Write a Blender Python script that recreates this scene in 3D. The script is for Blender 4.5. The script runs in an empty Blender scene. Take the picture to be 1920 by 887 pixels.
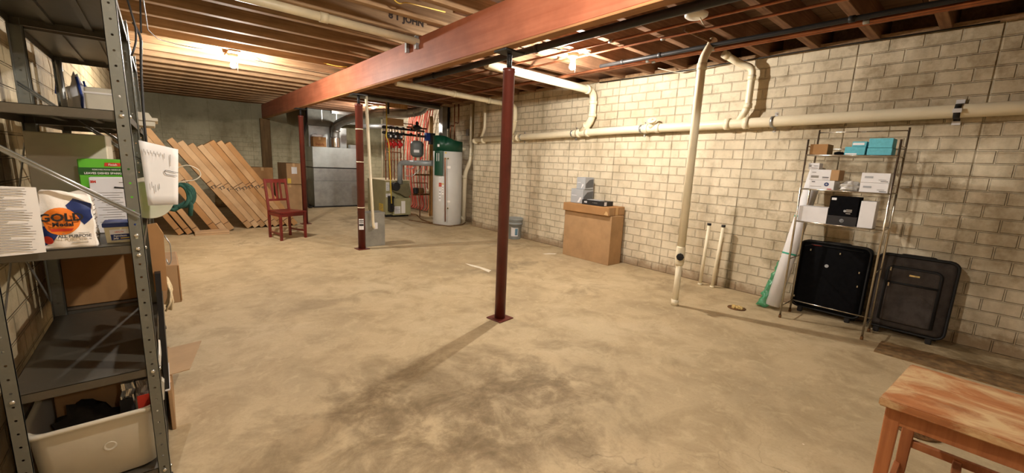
import bpy, bmesh, math, random
from mathutils import Vector, Matrix
R = math.radians
PI = math.pi
SC = bpy.context.scene
COL = SC.collection
rnd = random.Random(7)

# ------------------------------------------------------------------ camera
def camera():
    yaw, pitch, roll = R(40.588), R(10.051), R(-2.365)
    cy, sy, cp, sp = math.cos(yaw), math.sin(yaw), math.cos(pitch), math.sin(pitch)
    fwd = Vector((sy*cp, cy*cp, -sp)); right = Vector((cy, -sy, 0)); down = fwd.cross(right)
    cr, sr = math.cos(roll), math.sin(roll)
    r2 = cr*right + sr*down; d2 = -sr*right + cr*down
    cd = bpy.data.cameras.new('camera'); cam = bpy.data.objects.new('camera', cd)
    cd.sensor_width = 36.0; cd.lens = 769.6/1920*36.0; cd.clip_start = 0.02; cd.clip_end = 100
    m = Matrix((( r2.x, -d2.x, -fwd.x, 0.0), (r2.y, -d2.y, -fwd.y, 0.0), (r2.z, -d2.z, -fwd.z, 1.35), (0, 0, 0, 1)))
    cam.matrix_world = m
    COL.objects.link(cam); SC.camera = cam
camera()

# ------------------------------------------------------------------ light and exposure
BULB_W = 3600.0                      # emission strength of the bare bulbs
LIGHT_COL = (1.0, 0.935, 0.85)
w = bpy.data.worlds.new('world'); SC.world = w; w.use_nodes = True
w.node_tree.nodes['Background'].inputs[0].default_value = (1.0, 0.85, 0.65, 1)
w.node_tree.nodes['Background'].inputs[1].default_value = 0.15
SC.view_settings.view_transform = 'Standard'
SC.view_settings.look = 'None'
SC.view_settings.exposure = 0.32
SC.view_settings.gamma = 1.0
SC.view_settings.use_curve_mapping = False

# ------------------------------------------------------------------ materials
MATS = {}
def lin(c):
    return tuple((x/12.92 if x <= 0.04045 else ((x+0.055)/1.055)**2.4) for x in c)
def s8(r, g, b): return lin((r/255, g/255, b/255))
class NT:
    def __init__(s, name):
        s.m = bpy.data.materials.new(name); s.m.use_nodes = True
        s.t = s.m.node_tree; s.b = s.t.nodes['Principled BSDF']; s.x = 0
    def n(s, typ, **k):
        nd = s.t.nodes.new(typ)
        for a, v in k.items():
            if a.startswith('i_'):
                key = a[2:]; key = int(key) if key.isdigit() else key.replace('_', ' ')
                s.set(nd.inputs[key], v)
            else: setattr(nd, a, v)
        return nd
    def set(s, inp, v):
        if isinstance(v, bpy.types.NodeSocket): s.t.links.new(v, inp)
        else:
            if hasattr(inp, 'default_value'):
                try: inp.default_value = v
                except Exception: inp.default_value = (*v, 1) if len(v) == 3 else v
    def math(s, op, a, b=None, c=None, clamp=False):
        nd = s.t.nodes.new('ShaderNodeMath'); nd.operation = op; nd.use_clamp = clamp
        s.set(nd.inputs[0], a)
        if b is not None: s.set(nd.inputs[1], b)
        if c is not None: s.set(nd.inputs[2], c)
        return nd.outputs[0]
    def mix(s, f, a, b, blend='MIX'):
        nd = s.t.nodes.new('ShaderNodeMix'); nd.data_type = 'RGBA'; nd.blend_type = blend
        s.set(nd.inputs[0], f)
        for i, v in ((6, a), (7, b)):
            if isinstance(v, tuple) and len(v) == 3: v = (*v, 1)
            s.set(nd.inputs[i], v)
        return nd.outputs[2]
    def ramp(s, f, pts):
        nd = s.t.nodes.new('ShaderNodeValToRGB'); s.set(nd.inputs[0], f)
        e = nd.color_ramp.elements
        while len(e) < len(pts): e.new(0.5)
        for el, (p, c) in zip(e, pts):
            el.position = p; el.color = (*c, 1) if len(c) == 3 else c
        return nd.outputs[0]
    def coords(s, kind='Object', scale=(1, 1, 1), loc=(0, 0, 0)):
        tc = s.n('ShaderNodeTexCoord'); mp = s.n('ShaderNodeMapping')
        s.t.links.new(tc.outputs[kind], mp.inputs[0]); mp.inputs['Scale'].default_value = scale; mp.inputs['Location'].default_value = loc
        return mp.outputs[0]
    def noise(s, vec, scale, detail=4, rough=.55, dist=0):
        nd = s.n('ShaderNodeTexNoise'); s.set(nd.inputs['Vector'], vec)
        nd.inputs['Scale'].default_value = scale; nd.inputs['Detail'].default_value = detail
        nd.inputs['Roughness'].default_value = rough; nd.inputs['Distortion'].default_value = dist
        return nd.outputs[0]
    def sep(s, vec):
        nd = s.n('ShaderNodeSeparateXYZ'); s.set(nd.inputs[0], vec); return nd.outputs
    def comb(s, x, y, z):
        nd = s.n('ShaderNodeCombineXYZ')
        for i, v in enumerate((x, y, z)): s.set(nd.inputs[i], v)
        return nd.outputs[0]
    def bump(s, h, strength=.3, dist=.01):
        nd = s.n('ShaderNodeBump'); s.set(nd.inputs['Height'], h); nd.inputs['Strength'].default_value = strength
        nd.inputs['Distance'].default_value = dist; s.t.links.new(nd.outputs[0], s.b.inputs['Normal'])
    def out(s, col=None, rough=None, metal=None, spec=None):
        if col is not None: s.set(s.b.inputs['Base Color'], (*col, 1) if isinstance(col, tuple) and len(col) == 3 else col)
        if rough is not None: s.set(s.b.inputs['Roughness'], rough)
        if metal is not None: s.set(s.b.inputs['Metallic'], metal)
        if spec is not None: s.set(s.b.inputs['Specular IOR Level'], spec)
        return s.m
def plain(name, col, rough=.6, metal=0, var=.12, scale=9, bump=0, spec=.4, trans=0, alpha=1):
    if name in MATS: return MATS[name]
    n = NT(name); v = n.coords()
    f = n.noise(v, scale, 5, .6)
    d = tuple(c*(1-var*1.6) for c in col); l = tuple(min(1, c*(1+var)) for c in col)
    n.out(n.ramp(f, [(.3, d), (.7, l)]), rough, metal, spec)
    if bump: n.bump(n.noise(v, scale*12, 3), bump, .002)
    if trans: n.b.inputs['Transmission Weight'].default_value = trans
    if alpha < 1: n.b.inputs['Alpha'].default_value = alpha
    MATS[name] = n.m; return n.m
def wood(name, c1, c2, axis=0, scale=1.0, rough=.75, spec=.25, dirt=0):
    if name in MATS: return MATS[name]
    n = NT(name); sc = [14*scale]*3; sc[axis] = .7*scale
    v = n.coords('Object', tuple(sc)); f = n.noise(v, 2.0, 6, .6, .6)
    v2 = n.coords('Object', (1, 1, 1)); g = n.noise(v2, 3.1, 4, .6)
    c = n.ramp(f, [(.32, c1), (.68, c2)])
    c = n.mix(n.math('MULTIPLY', n.math('SUBTRACT', g, .35, clamp=True), 1.4, clamp=True), c, tuple(x*.55 for x in c1))
    n.out(c, rough, 0, spec); n.bump(f, .25, .003)
    MATS[name] = n.m; return n.m
def brick(name, uaxis, base, dark, u0=.17, low_dirt=True, top_dark=0.0, bump=.9, brick_upto=None):
    n = NT(name); v = n.coords('Object'); X = n.sep(v)
    u = X[uaxis]; z = X[2]
    wob = n.noise(v, 5, 3); zz = n.math('ADD', z, n.math('MULTIPLY', n.math('SUBTRACT', wob, .5), .006))
    us = n.math('SUBTRACT', u, u0)
    bt = n.n('ShaderNodeTexBrick'); n.set(bt.inputs['Vector'], n.comb(us, zz, 0.0))
    bt.offset = .5; bt.inputs['Scale'].default_value = 1
    bt.inputs['Brick Width'].default_value = .21875; bt.inputs['Row Height'].default_value = .1072
    bt.inputs['Mortar Size'].default_value = .008; bt.inputs['Mortar Smooth'].default_value = .55
    bt.inputs['Color1'].default_value = (.45, .45, .45, 1); bt.inputs['Color2'].default_value = (.62, .62, .62, 1); bt.inputs['Bias'].default_value = 0
    mort = bt.outputs['Fac']
    pj = n.math('ABSOLUTE', n.math('SUBTRACT', n.math('FRACT', n.math('ADD', n.math('DIVIDE', us, .875), .5)), .5))
    pjm = n.math('SUBTRACT', 1, n.math('DIVIDE', pj, .012), clamp=True)
    f1 = n.noise(v, 1.3, 6, .65); f2 = n.noise(v, 22, 5, .7); f3 = n.noise(v, 4.5, 5, .7)
    vv = n.coords('Object', (1.2, 1.2, .18)); fs = n.noise(vv, 2.2, 5, .6)
    c = n.mix(n.math('MULTIPLY', f2, .55), base, tuple(x*.76 for x in base))
    c = n.mix(n.math('MULTIPLY', n.sep(bt.outputs['Color'])[0], .28), c, tuple(x*.80 for x in base))
    c = n.mix(n.math('MULTIPLY', n.math('SUBTRACT', f1, .42, clamp=True), 2.2, clamp=True), c, dark)
    c = n.mix(n.math('MULTIPLY', n.math('SUBTRACT', f3, .52, clamp=True), 3.0, clamp=True), c, tuple(x*.9 for x in dark))
    c = n.mix(n.math('MULTIPLY', n.math('SUBTRACT', fs, .55, clamp=True), 3.0, clamp=True), c, tuple(x*.75 for x in dark))
    mc = tuple(x*.62 for x in dark)
    mf = n.math('MULTIPLY', mort, n.math('ADD', .0, n.math('MULTIPLY', f3, .30)))
    if brick_upto:
        fade = n.math('MULTIPLY', n.math('SUBTRACT', brick_upto, z), 3.0, clamp=True)
        mf = n.math('MULTIPLY', mf, fade)
    c = n.mix(mf, c, mc)
    c = n.mix(n.math('MULTIPLY', pjm, n.math('MULTIPLY', fs, .6)), c, tuple(x*.55 for x in dark))
    if low_dirt:
        ld = n.math('SUBTRACT', n.math('MULTIPLY', f3, .30), z)
        c = n.mix(n.math('MULTIPLY', n.math('MULTIPLY', ld, 9.0, clamp=True), .7), c, s8(128, 100, 70))
    if name.endswith('right'):        # brown noise blotches, heavier at the near end of the wall
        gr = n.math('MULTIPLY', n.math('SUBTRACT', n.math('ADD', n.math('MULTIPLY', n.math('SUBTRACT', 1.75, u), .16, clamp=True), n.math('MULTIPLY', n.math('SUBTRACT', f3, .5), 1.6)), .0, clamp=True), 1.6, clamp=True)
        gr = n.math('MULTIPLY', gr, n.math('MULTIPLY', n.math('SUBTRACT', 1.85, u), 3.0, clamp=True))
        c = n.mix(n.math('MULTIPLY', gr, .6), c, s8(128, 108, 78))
    if uaxis == 1 and low_dirt:       # leak stain running down one panel joint behind the stub pipes
        dx = n.math('ABSOLUTE', n.math('SUBTRACT', u, n.math('ADD', 1.91, n.math('MULTIPLY', n.math('SUBTRACT', fs, .5), .12))))
        wd = n.math('SUBTRACT', .075, n.math('MULTIPLY', z, .055))
        sm = n.math('MULTIPLY', n.math('SUBTRACT', wd, dx), 26, clamp=True)
        sm = n.math('MULTIPLY', sm, n.math('MULTIPLY', n.math('SUBTRACT', 1.25, z), 2.5, clamp=True))
        c = n.mix(n.math('MULTIPLY', sm, n.math('ADD', .2, f3), clamp=True), c, s8(84, 72, 40))
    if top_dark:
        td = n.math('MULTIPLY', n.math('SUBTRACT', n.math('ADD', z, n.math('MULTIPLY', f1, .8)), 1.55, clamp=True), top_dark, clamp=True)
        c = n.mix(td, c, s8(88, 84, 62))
    n.out(c, .8, 0, .25)
    h = n.math('SUBTRACT', n.math('ADD', n.math('MULTIPLY', f2, .20), n.math('MULTIPLY', n.noise(v, 9, 4), .30)), n.math('MULTIPLY', mort if not brick_upto else n.math('MULTIPLY', mort, fade), 1.0))
    h = n.math('SUBTRACT', h, n.math('MULTIPLY', pjm, .22))
    n.bump(h, bump, .026)
    return n.m

# ---- setting materials
def floor_mat():
    n = NT('concrete_floor'); v = n.coords(); X = n.sep(v)
    f1 = n.noise(v, .8, 6, .6, .4); f2 = n.noise(v, 3.2, 8, .68, .5); f3 = n.noise(v, 60, 4, .7); f4 = n.noise(v, 9, 6, .7, .6)
    c = n.ramp(f1, [(.3, s8(164, 146, 114)), (.5, s8(188, 168, 132)), (.7, s8(196, 178, 144))])
    c = n.mix(n.math('MULTIPLY', n.math('SUBTRACT', f2, .44, clamp=True), 3.2, clamp=True), c, s8(156, 136, 102))
    c = n.mix(n.math('MULTIPLY', n.math('SUBTRACT', f4, .52, clamp=True), 3.0, clamp=True), c, s8(205, 186, 148))
    c = n.mix(n.math('MULTIPLY', n.math('SUBTRACT', f3, .5, clamp=True), .9, clamp=True), c, s8(128, 110, 82))
    # dark worn patches with shapes of their own
    def blob(cx, cy, rx, ry, amt, col, thr=.30, k=1.25):
        nonlocal c
        dx = n.math('DIVIDE', n.math('SUBTRACT', X[0], cx), rx); dy = n.math('DIVIDE', n.math('SUBTRACT', X[1], cy), ry)
        d = n.math('SQRT', n.math('ADD', n.math('MULTIPLY', dx, dx), n.math('MULTIPLY', dy, dy)))
        g = n.math('SUBTRACT', 1, d)
        m = n.math('ADD', n.math('MULTIPLY', g, .55), n.math('MULTIPLY', n.math('SUBTRACT', f2, .5), 2.4))
        m = n.math('ADD', m, n.math('MULTIPLY', n.math('SUBTRACT', f4, .5), 1.5))
        m = n.math('MULTIPLY', n.math('SUBTRACT', m, thr-.18), k, clamp=True)
        m = n.math('MULTIPLY', m, n.math('MULTIPLY', g, 2, clamp=True))
        c = n.mix(n.math('MULTIPLY', m, amt), c, col)
    dk = s8(112, 94, 66)
    blob(1.2, 1.9, .95, .85, .85, dk, .18)
    blob(1.5, 1.35, .9, .6, .8, dk, .2)
    blob(2.05, 1.75, .7, .4, .5, dk)
    blob(.6, 1.9, .7, .8, .6, dk, .2)
    blob(3.35, 4.0, 1.1, .35, .75, s8(118, 106, 84), .25)
    blob(3.5, 2.8, .6, .3, .5, s8(120, 104, 78))
    blob(1.0, 3.9, 1.3, .25, .4, s8(120, 104, 78))
    blob(4.7, 4.9, .6, .5, .5, s8(110, 92, 62))
    blob(3.6, 8.9, 1.4, 1.4, .55, s8(110, 96, 70), .1)
    blob(4.75, .1, .5, 1.3, .8, s8(112, 92, 60), .05)
    blob(4.6, 2.2, .5, .9, .45, s8(128, 110, 82), .1)
    # thin cracks
    vo = n.n('ShaderNodeTexVoronoi', feature='DISTANCE_TO_EDGE'); nv = n.n('ShaderNodeVectorMath', operation='ADD')
    n.set(nv.inputs[0], v); nn = n.n('ShaderNodeTexNoise'); nn.inputs['Scale'].default_value = 2.0; nn.inputs['Detail'].default_value = 6
    n.t.links.new(v, nn.inputs['Vector']); n.t.links.new(nn.outputs[1], nv.inputs[1]); n.t.links.new(nv.outputs[0], vo.inputs['Vector'])
    vo.inputs['Scale'].default_value = .55
    cr = n.math('SUBTRACT', 1, n.math('DIVIDE', vo.outputs[0], .004), clamp=True)
    crm = n.math('MULTIPLY', cr, n.math('MULTIPLY', n.math('SUBTRACT', f1, .46, clamp=True), 5, clamp=True))
    c = n.mix(n.math('MULTIPLY', crm, .6), c, s8(90, 76, 54))
    # saw-cut seam across the room
    ys = n.math('ABSOLUTE', n.math('SUBTRACT', n.math('ADD', X[1], n.math('ADD', n.math('MULTIPLY', X[0], .36), n.math('MULTIPLY', n.math('SUBTRACT', f2, .5), .10))), 7.13))
    sm = n.math('SUBTRACT', 1, n.math('DIVIDE', ys, .012), clamp=True)
    c = n.mix(n.math('MULTIPLY', sm, .4), c, s8(110, 94, 68))
    # pale paint spatters
    vs = n.n('ShaderNodeTexVoronoi'); vs.inputs['Scale'].default_value = 2.4; n.t.links.new(v, vs.inputs['Vector'])
    sp = n.math('MULTIPLY', n.math('LESS_THAN', vs.outputs['Distance'], .028), n.math('GREATER_THAN', n.sep(vs.outputs['Color'])[0], .72))
    c = n.mix(n.math('MULTIPLY', sp, .8), c, s8(228, 216, 190))
    n.out(c, .72, 0, .3)
    n.bump(n.math('ADD', n.math('MULTIPLY', f3, .3), n.math('SUBTRACT', n.math('MULTIPLY', f2, .7), n.math('ADD', crm, sm))), .25, .01)
    return n.m
M_FLOOR = floor_mat()
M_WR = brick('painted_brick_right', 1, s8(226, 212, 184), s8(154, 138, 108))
M_WL = brick('painted_brick_left', 1, s8(212, 194, 156), s8(128, 108, 76))
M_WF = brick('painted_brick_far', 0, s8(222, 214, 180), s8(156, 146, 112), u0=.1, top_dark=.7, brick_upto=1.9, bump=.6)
M_JOIST = wood('joist_wood', s8(142, 112, 82), s8(190, 156, 118), 0)
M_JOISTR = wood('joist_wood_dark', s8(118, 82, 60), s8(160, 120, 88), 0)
M_SUB = wood('subfloor_wood', s8(100, 74, 54), s8(142, 110, 80), 1)
M_BEAM = wood('beam_red_brown', s8(160, 90, 62), s8(184, 112, 82), 1, .5, .55, .35)
M_LUMB = wood('pale_lumber', s8(176, 130, 78), s8(214, 170, 112), 2)
M_PVC = plain('pvc', s8(232, 220, 190), .35, 0, .05, 4)
M_PVCD = plain('pvc_aged', s8(214, 200, 166), .4, 0, .09, 5)
M_RED = plain('red_brown_paint', s8(96, 42, 33), .35, 0, .15, 5)
M_IRON = plain('black_iron', s8(40, 38, 37), .5, .3, .2, 8)
M_BLK = plain('black_plastic', s8(30, 29, 30), .45, 0, .2, 8)
M_COP = plain('copper', s8(160, 102, 72), .35, .85, .2, 7)
M_GALV = plain('galvanized', s8(168, 170, 168), .38, .8, .14, 6, .1)
M_CHROME = plain('chrome', s8(200, 192, 178), .22, .95, .05, 6)
M_STEEL = plain('zinc_bolt', s8(220, 218, 210), .25, .9, .05, 20)
M_CARD = plain('cardboard', s8(172, 138, 100), .85, 0, .10, 5, .1, .15)
M_CARD2 = plain('cardboard_deep', s8(162, 122, 80), .85, 0, .10, 5, .1, .15)
M_CARD3 = plain('cardboard_pale', s8(184, 154, 118), .85, 0, .08, 5, .1, .15)
M_TAPE = plain('box_tape', s8(196, 160, 112), .3, 0, .06, 9)
M_SEAM = plain('box_seam', s8(74, 48, 26), .9, 0, .1)
M_WHITE = plain('white_card', s8(222, 220, 220), .6, 0, .04, 6)
M_PAPER = plain('paper', s8(232, 228, 222), .8, 0, .03, 6)
M_INK = plain('black_ink', s8(40, 36, 34), .7, 0, .05)
M_GREYINK = plain('grey_ink', s8(140, 134, 126), .8, 0, .05)
M_TEAL = plain('teal_card', s8(92, 172, 186), .7, 0, .10, 40)
M_BURG = plain('burgundy_paint', s8(108, 34, 28), .3, 0, .12, 5, 0, .5)
M_SUIT = plain('black_fabric', s8(12, 12, 14), .95, 0, .25, 30, .3, .1)
M_SUIT2 = plain('charcoal_fabric', s8(62, 56, 52), .9, 0, .22, 14, .3, .1)
M_TRIM = plain('suitcase_piping', s8(14, 13, 13), .7, 0, .1)
M_TOTE = plain('tote_plastic', s8(206, 198, 178), .4, 0, .06, 6)
M_GREYCARD = plain('grey_card', s8(160, 162, 164), .55, 0, .05, 8)
M_DKGREY = plain('dark_grey_card', s8(92, 92, 92), .55, 0, .08, 8)
M_BOILER = plain('boiler_jacket', s8(156, 150, 112), .5, .1, .08, 4)
M_WH = plain('heater_jacket', s8(196, 194, 188), .45, 0, .04, 4)
M_WHG = plain('heater_green', s8(18, 66, 46), .4, 0, .1, 5)
M_PEX = plain('pex_red', s8(216, 96, 78), .4, 0, .1, 9)
M_PUMP = plain('pump_red', s8(190, 36, 34), .4, 0, .1, 9)
M_BLUE = plain('blue_plastic', s8(34, 62, 140), .45, 0, .1, 9)
M_YEL = plain('yellow_plastic', s8(214, 182, 66), .5, 0, .1, 9)
M_TANK = plain('grey_tank', s8(104, 108, 106), .45, .1, .08, 7)
M_BUCKET = plain('bucket_grey', s8(138, 142, 140), .5, 0, .06, 7)
M_GREEN = plain('green_print', s8(96, 178, 46), .5, 0, .08, 7)
M_DKGREEN = plain('dark_green_print', s8(40, 84, 30), .5, 0, .08, 7)
M_ORANGE = plain('orange_print', s8(238, 128, 38), .6, 0, .05, 12)
M_NAVY = plain('navy_print', s8(30, 48, 104), .5, 0, .10, 12)
M_REDP = plain('red_print', s8(196, 56, 34), .6, 0, .05, 12)
M_BAG = plain('flour_paper', s8(240, 232, 220), .75, 0, .05, 10, .3)
M_ROPE = plain('green_rope', s8(44, 84, 72), .9, 0, .2, 60, .5)
M_MOP = plain('mop_yarn', s8(226, 206, 166), .95, 0, .12, 60, .5)
M_GFILM = plain('green_film', s8(70, 170, 120), .25, 0, .2, 20, 0, .6, .3, .75)
M_TEALT = plain('teal_tape', s8(40, 158, 128), .4, 0, .1)
M_CABLE = plain('black_cable', s8(34, 32, 30), .5, 0, .1)
M_YCABLE = plain('yellow_cable', s8(226, 188, 84), .5, 0, .1)
M_WCABLE = plain('white_cable', s8(220, 210, 190), .5, 0, .1)
M_PORC = plain('porcelain', s8(226, 222, 212), .3, 0, .03)
M_RUST = plain('rusty_metal', s8(110, 76, 40), .85, .2, .35, 30, .4)
M_CLEAR = plain('clear_bag', s8(232, 228, 220), .15, 0, .05, 20, .3, .6, .5)
M_FOIL = plain('foil', s8(206, 202, 196), .2, .95, .1, 12)
M_DARKSTUFF = plain('dark_cloth', s8(38, 32, 26), .9, 0, .3, 12)
M_YGOLD = plain('pale_debris', s8(206, 176, 112), .9, 0, .3, 40, .5)

def emat(name, col, strength):
    n = NT(name); n.b.inputs['Base Color'].default_value = (1, 1, 1, 1)
    n.b.inputs['Emission Color'].default_value = (*col, 1); n.b.inputs['Emission Strength'].default_value = strength
    return n.m
M_BULB = emat('lit_bulb', LIGHT_COL, BULB_W)

def shelf_metal(name, col, holes):
    """grey shelving steel; posts are punched with real see-through holes every 5 cm"""
    n = NT(name); v = n.coords(); X = n.sep(v)
    f = n.noise(v, 7, 5, .6); g = n.noise(v, 40, 3, .6)
    c = n.mix(f, col, tuple(x*.72 for x in col)); c = n.mix(n.math('MULTIPLY', n.math('SUBTRACT', g, .55, clamp=True), 1.5), c, tuple(x*1.4 for x in col))
    n.out(c, .42, .55, .5)
    if holes:
        zf = n.math('MULTIPLY', n.math('SUBTRACT', n.math('FRACT', n.math('DIVIDE', X[2], .05)), .5), .05)
        def circ(a):
            d = n.math('SQRT', n.math('ADD', n.math('MULTIPLY', zf, zf), n.math('MULTIPLY', n.math('SUBTRACT', a, .019), n.math('SUBTRACT', a, .019))))
            return n.math('LESS_THAN', d, .0038)
        ax = n.math('ABSOLUTE', X[0]); ay = n.math('ABSOLUTE', X[1])
        h = n.math('MAXIMUM', n.math('MULTIPLY', circ(ax), n.math('LESS_THAN', ay, .0045)), n.math('MULTIPLY', circ(ay), n.math('LESS_THAN', ax, .0045)))
        n.set(n.b.inputs['Alpha'], n.math('SUBTRACT', 1, h))
    return n.m
M_POST = shelf_metal('shelf_post_steel', s8(130, 131, 122), True)
M_SHELF = shelf_metal('shelf_plate_steel', s8(104, 98, 86), False)

def seat_wood():
    n = NT('worn_stool_wood'); v = n.coords('Object', (9, 1.4, 9)); f = n.noise(v, 2, 6, .65, .8)
    w2 = n.noise(n.coords('Object', (3.0, 1.6, 3)), 2.6, 7, .7, .6)
    c = n.ramp(f, [(.3, s8(136, 84, 50)), (.5, s8(164, 106, 64)), (.7, s8(182, 128, 84))])
    c = n.mix(n.math('MULTIPLY', n.math('SUBTRACT', w2, .42, clamp=True), 5.5, clamp=True), c, s8(196, 166, 122))
    n.out(c, .55, 0, .35); n.bump(f, .3, .002); return n.m
M_STOOL = seat_wood()
M_STOOLLEG = wood('stool_leg_wood', s8(146, 86, 50), s8(178, 114, 70), 2, 1, .5, .35)

# ------------------------------------------------------------------ mesh helpers
def BM(): return bmesh.new()
def box(bm, x0, x1, y0, y1, z0, z1, bev=0.0, mat=None, seg=1):
    r = bmesh.ops.create_cube(bm, size=1.0); vs = r['verts']
    for v in vs:
        v.co = Vector(((x0+x1)/2+v.co.x*(x1-x0), (y0+y1)/2+v.co.y*(y1-y0), (z0+z1)/2+v.co.z*(z1-z0)))
    if bev:
        es = list({e for v in vs for e in v.link_edges})
        rr = bmesh.ops.bevel(bm, geom=es, offset=bev, segments=seg, affect='EDGES', profile=.5)
        vs = list({v for f in rr['faces'] for v in f.verts} | {v for v in vs if v.is_valid})
    if mat is not None:
        for v in vs: v.co = mat @ v.co
    return vs
def frames(pts):
    out = []; n = len(pts)
    T = [(pts[min(i+1, n-1)]-pts[max(i-1, 0)]).normalized() for i in range(n)]
    up = Vector((0, 0, 1)) if abs(T[0].z) < .9 else Vector((1, 0, 0))
    a = T[0].cross(up).normalized()
    for t in T:
        a = (a - t*a.dot(t)).normalized(); out.append((a, t.cross(a).normalized()))
    return out
def tube(bm, pts, r, seg=10, cap=True, radii=None):
    pts = [Vector(p) for p in pts]; fr = frames(pts); rings = []
    for i, (p, (a, b)) in enumerate(zip(pts, fr)):
        rr = radii[i] if radii else r
        rings.append([bm.verts.new(p + a*rr*math.cos(2*PI*k/seg) + b*rr*math.sin(2*PI*k/seg)) for k in range(seg)])
    for i in range(len(rings)-1):
        for k in range(seg):
            f = bm.faces.new((rings[i][k], rings[i][(k+1) % seg], rings[i+1][(k+1) % seg], rings[i+1][k])); f.smooth = True
    if cap:
        bm.faces.new(rings[0][::-1]); bm.faces.new(rings[-1])
def bend(pts, rad=.05, n=5):
    """round the corners of a polyline"""
    P = [Vector(p) for p in pts]; out = [P[0]]
    for i in range(1, len(P)-1):
        a, b, c = P[i-1], P[i], P[i+1]
        d1 = (a-b); d2 = (c-b); r1 = min(rad, d1.length*.45, d2.length*.45)
        s, e = b+d1.normalized()*r1, b+d2.normalized()*r1
        for k in range(n+1):
            t = k/n; out.append((1-t)**2*s + 2*t*(1-t)*b + t*t*e)
    out.append(P[-1]); return out
def lathe(bm, prof, center=(0, 0, 0), seg=24, axis='Z', cap=True):
    cx, cy, cz = center; rings = []
    for r, h in prof:
        ring = []
        for k in range(seg):
            a = 2*PI*k/seg; c, s = r*math.cos(a), r*math.sin(a)
            if axis == 'Z': co = (cx+c, cy+s, cz+h)
            elif axis == 'X': co = (cx+h, cy+c, cz+s)
            else: co = (cx+s, cy+h, cz+c)
            ring.append(bm.verts.new(co))
        rings.append(ring)
    for i in range(len(rings)-1):
        for k in range(seg):
            f = bm.faces.new((rings[i][k], rings[i][(k+1) % seg], rings[i+1][(k+1) % seg], rings[i+1][k])); f.smooth = True
    if cap: bm.faces.new(rings[0][::-1]); bm.faces.new(rings[-1])
def prism(bm, poly, axis, a, b):
    """extrude a 2D polygon; axis 'X': poly=(y,z); 'Y': poly=(x,z); 'Z': poly=(x,y)"""
    def co(p, t): return {'X': (t, p[0], p[1]), 'Y': (p[0], t, p[1]), 'Z': (p[0], p[1], t)}[axis]
    A = [bm.verts.new(co(p, a)) for p in poly]; B = [bm.verts.new(co(p, b)) for p in poly]; n = len(poly)
    bm.faces.new(A[::-1]); bm.faces.new(B)
    for i in range(n): bm.faces.new((A[i], A[(i+1) % n], B[(i+1) % n], B[i]))
def root_of(o):
    while o.parent: o = o.parent
    return o
def obj(name, bm, mat, parent=None, world=False):
    """link a bmesh as one object; world=True when its vertices are in room coordinates"""
    bmesh.ops.recalc_face_normals(bm, faces=bm.faces[:])
    if world and parent is not None:
        r = root_of(parent); m = (Matrix.Translation(r.location) @ Matrix.Rotation(r.rotation_euler.z, 4, 'Z')).inverted()
        bm.transform(m)
    me = bpy.data.meshes.new(name); bm.to_mesh(me); bm.free(); me.materials.append(mat)
    o = bpy.data.objects.new(name, me); COL.objects.link(o)
    if parent is not None: o.parent = parent
    return o
def tag(o, label, cat, group=None):
    o['label'] = label; o['category'] = cat
    if group: o['group'] = group
    return o
def struct(name, bm, mat):
    o = obj(name, bm, mat); o['kind'] = 'structure'; return o
def thing(name, label, cat, loc=(0, 0, 0), rz=0, group=None):
    o = bpy.data.objects.new(name, None); COL.objects.link(o); o.empty_display_size = .1
    o.location = loc; o.rotation_euler = (0, 0, rz); return tag(o, label, cat, group)
def copy_thing(o, parent=None):
    c = o.copy(); COL.objects.link(c)
    if parent is not None: c.parent = parent
    for ch in [k for k in bpy.data.objects if k.parent == o]: copy_thing(ch, c)
    return c
def text(name, body, org, right, up, size, mat, parent, eps=.0012, bold=0.0, align='CENTER', squash=1.0):
    """flat lettering laid on a surface; org = middle of its baseline in room coordinates"""
    cu = bpy.data.curves.new('lettering', 'FONT'); cu.body = body; cu.size = size; cu.align_x = align; cu.offset = bold; cu.resolution_u = 2
    tmp = bpy.data.objects.new('lettering', cu); COL.objects.link(tmp)
    me = bpy.data.meshes.new_from_object(tmp.evaluated_get(bpy.context.evaluated_depsgraph_get()))
    bpy.data.objects.remove(tmp); bpy.data.curves.remove(cu)
    bm = BM(); bm.from_mesh(me); bpy.data.meshes.remove(me)
    rt, u = Vector(right).normalized(), Vector(up).normalized(); nn = rt.cross(u)
    for v in bm.verts: v.co = Vector(org) + rt*v.co.x*squash + u*v.co.y + nn*eps
    m = (Matrix.Translation(root_of(parent).location) @ Matrix.Rotation(root_of(parent).rotation_euler.z, 4, 'Z')).inverted()
    bm.transform(m)
    me2 = bpy.data.meshes.new(name); bm.to_mesh(me2); bm.free(); me2.materials.append(mat)
    o = bpy.data.objects.new(name, me2); COL.objects.link(o); o.parent = parent; return o
def decal(name, quad, mat, parent, eps=.0008, thick=.0006):
    """a thin stuck-on label: quad = 4 room points, counter-clockwise seen from outside"""
    q = [Vector(p) for p in quad]; nn = (q[1]-q[0]).cross(q[3]-q[0]).normalized(); bm = BM()
    A = [bm.verts.new(p+nn*eps) for p in q]; B = [bm.verts.new(p+nn*(eps+thick)) for p in q]; k = len(q)
    bm.faces.new(A[::-1]); bm.faces.new(B)
    for i in range(k): bm.faces.new((A[i], A[(i+1) % k], B[(i+1) % k], B[i]))
    return obj(name, bm, mat, parent, True)
def rotm(loc, rx=0, ry=0, rz=0):
    return Matrix.Translation(loc) @ Matrix.Rotation(rz, 4, 'Z') @ Matrix.Rotation(ry, 4, 'Y') @ Matrix.Rotation(rx, 4, 'X')

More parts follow.
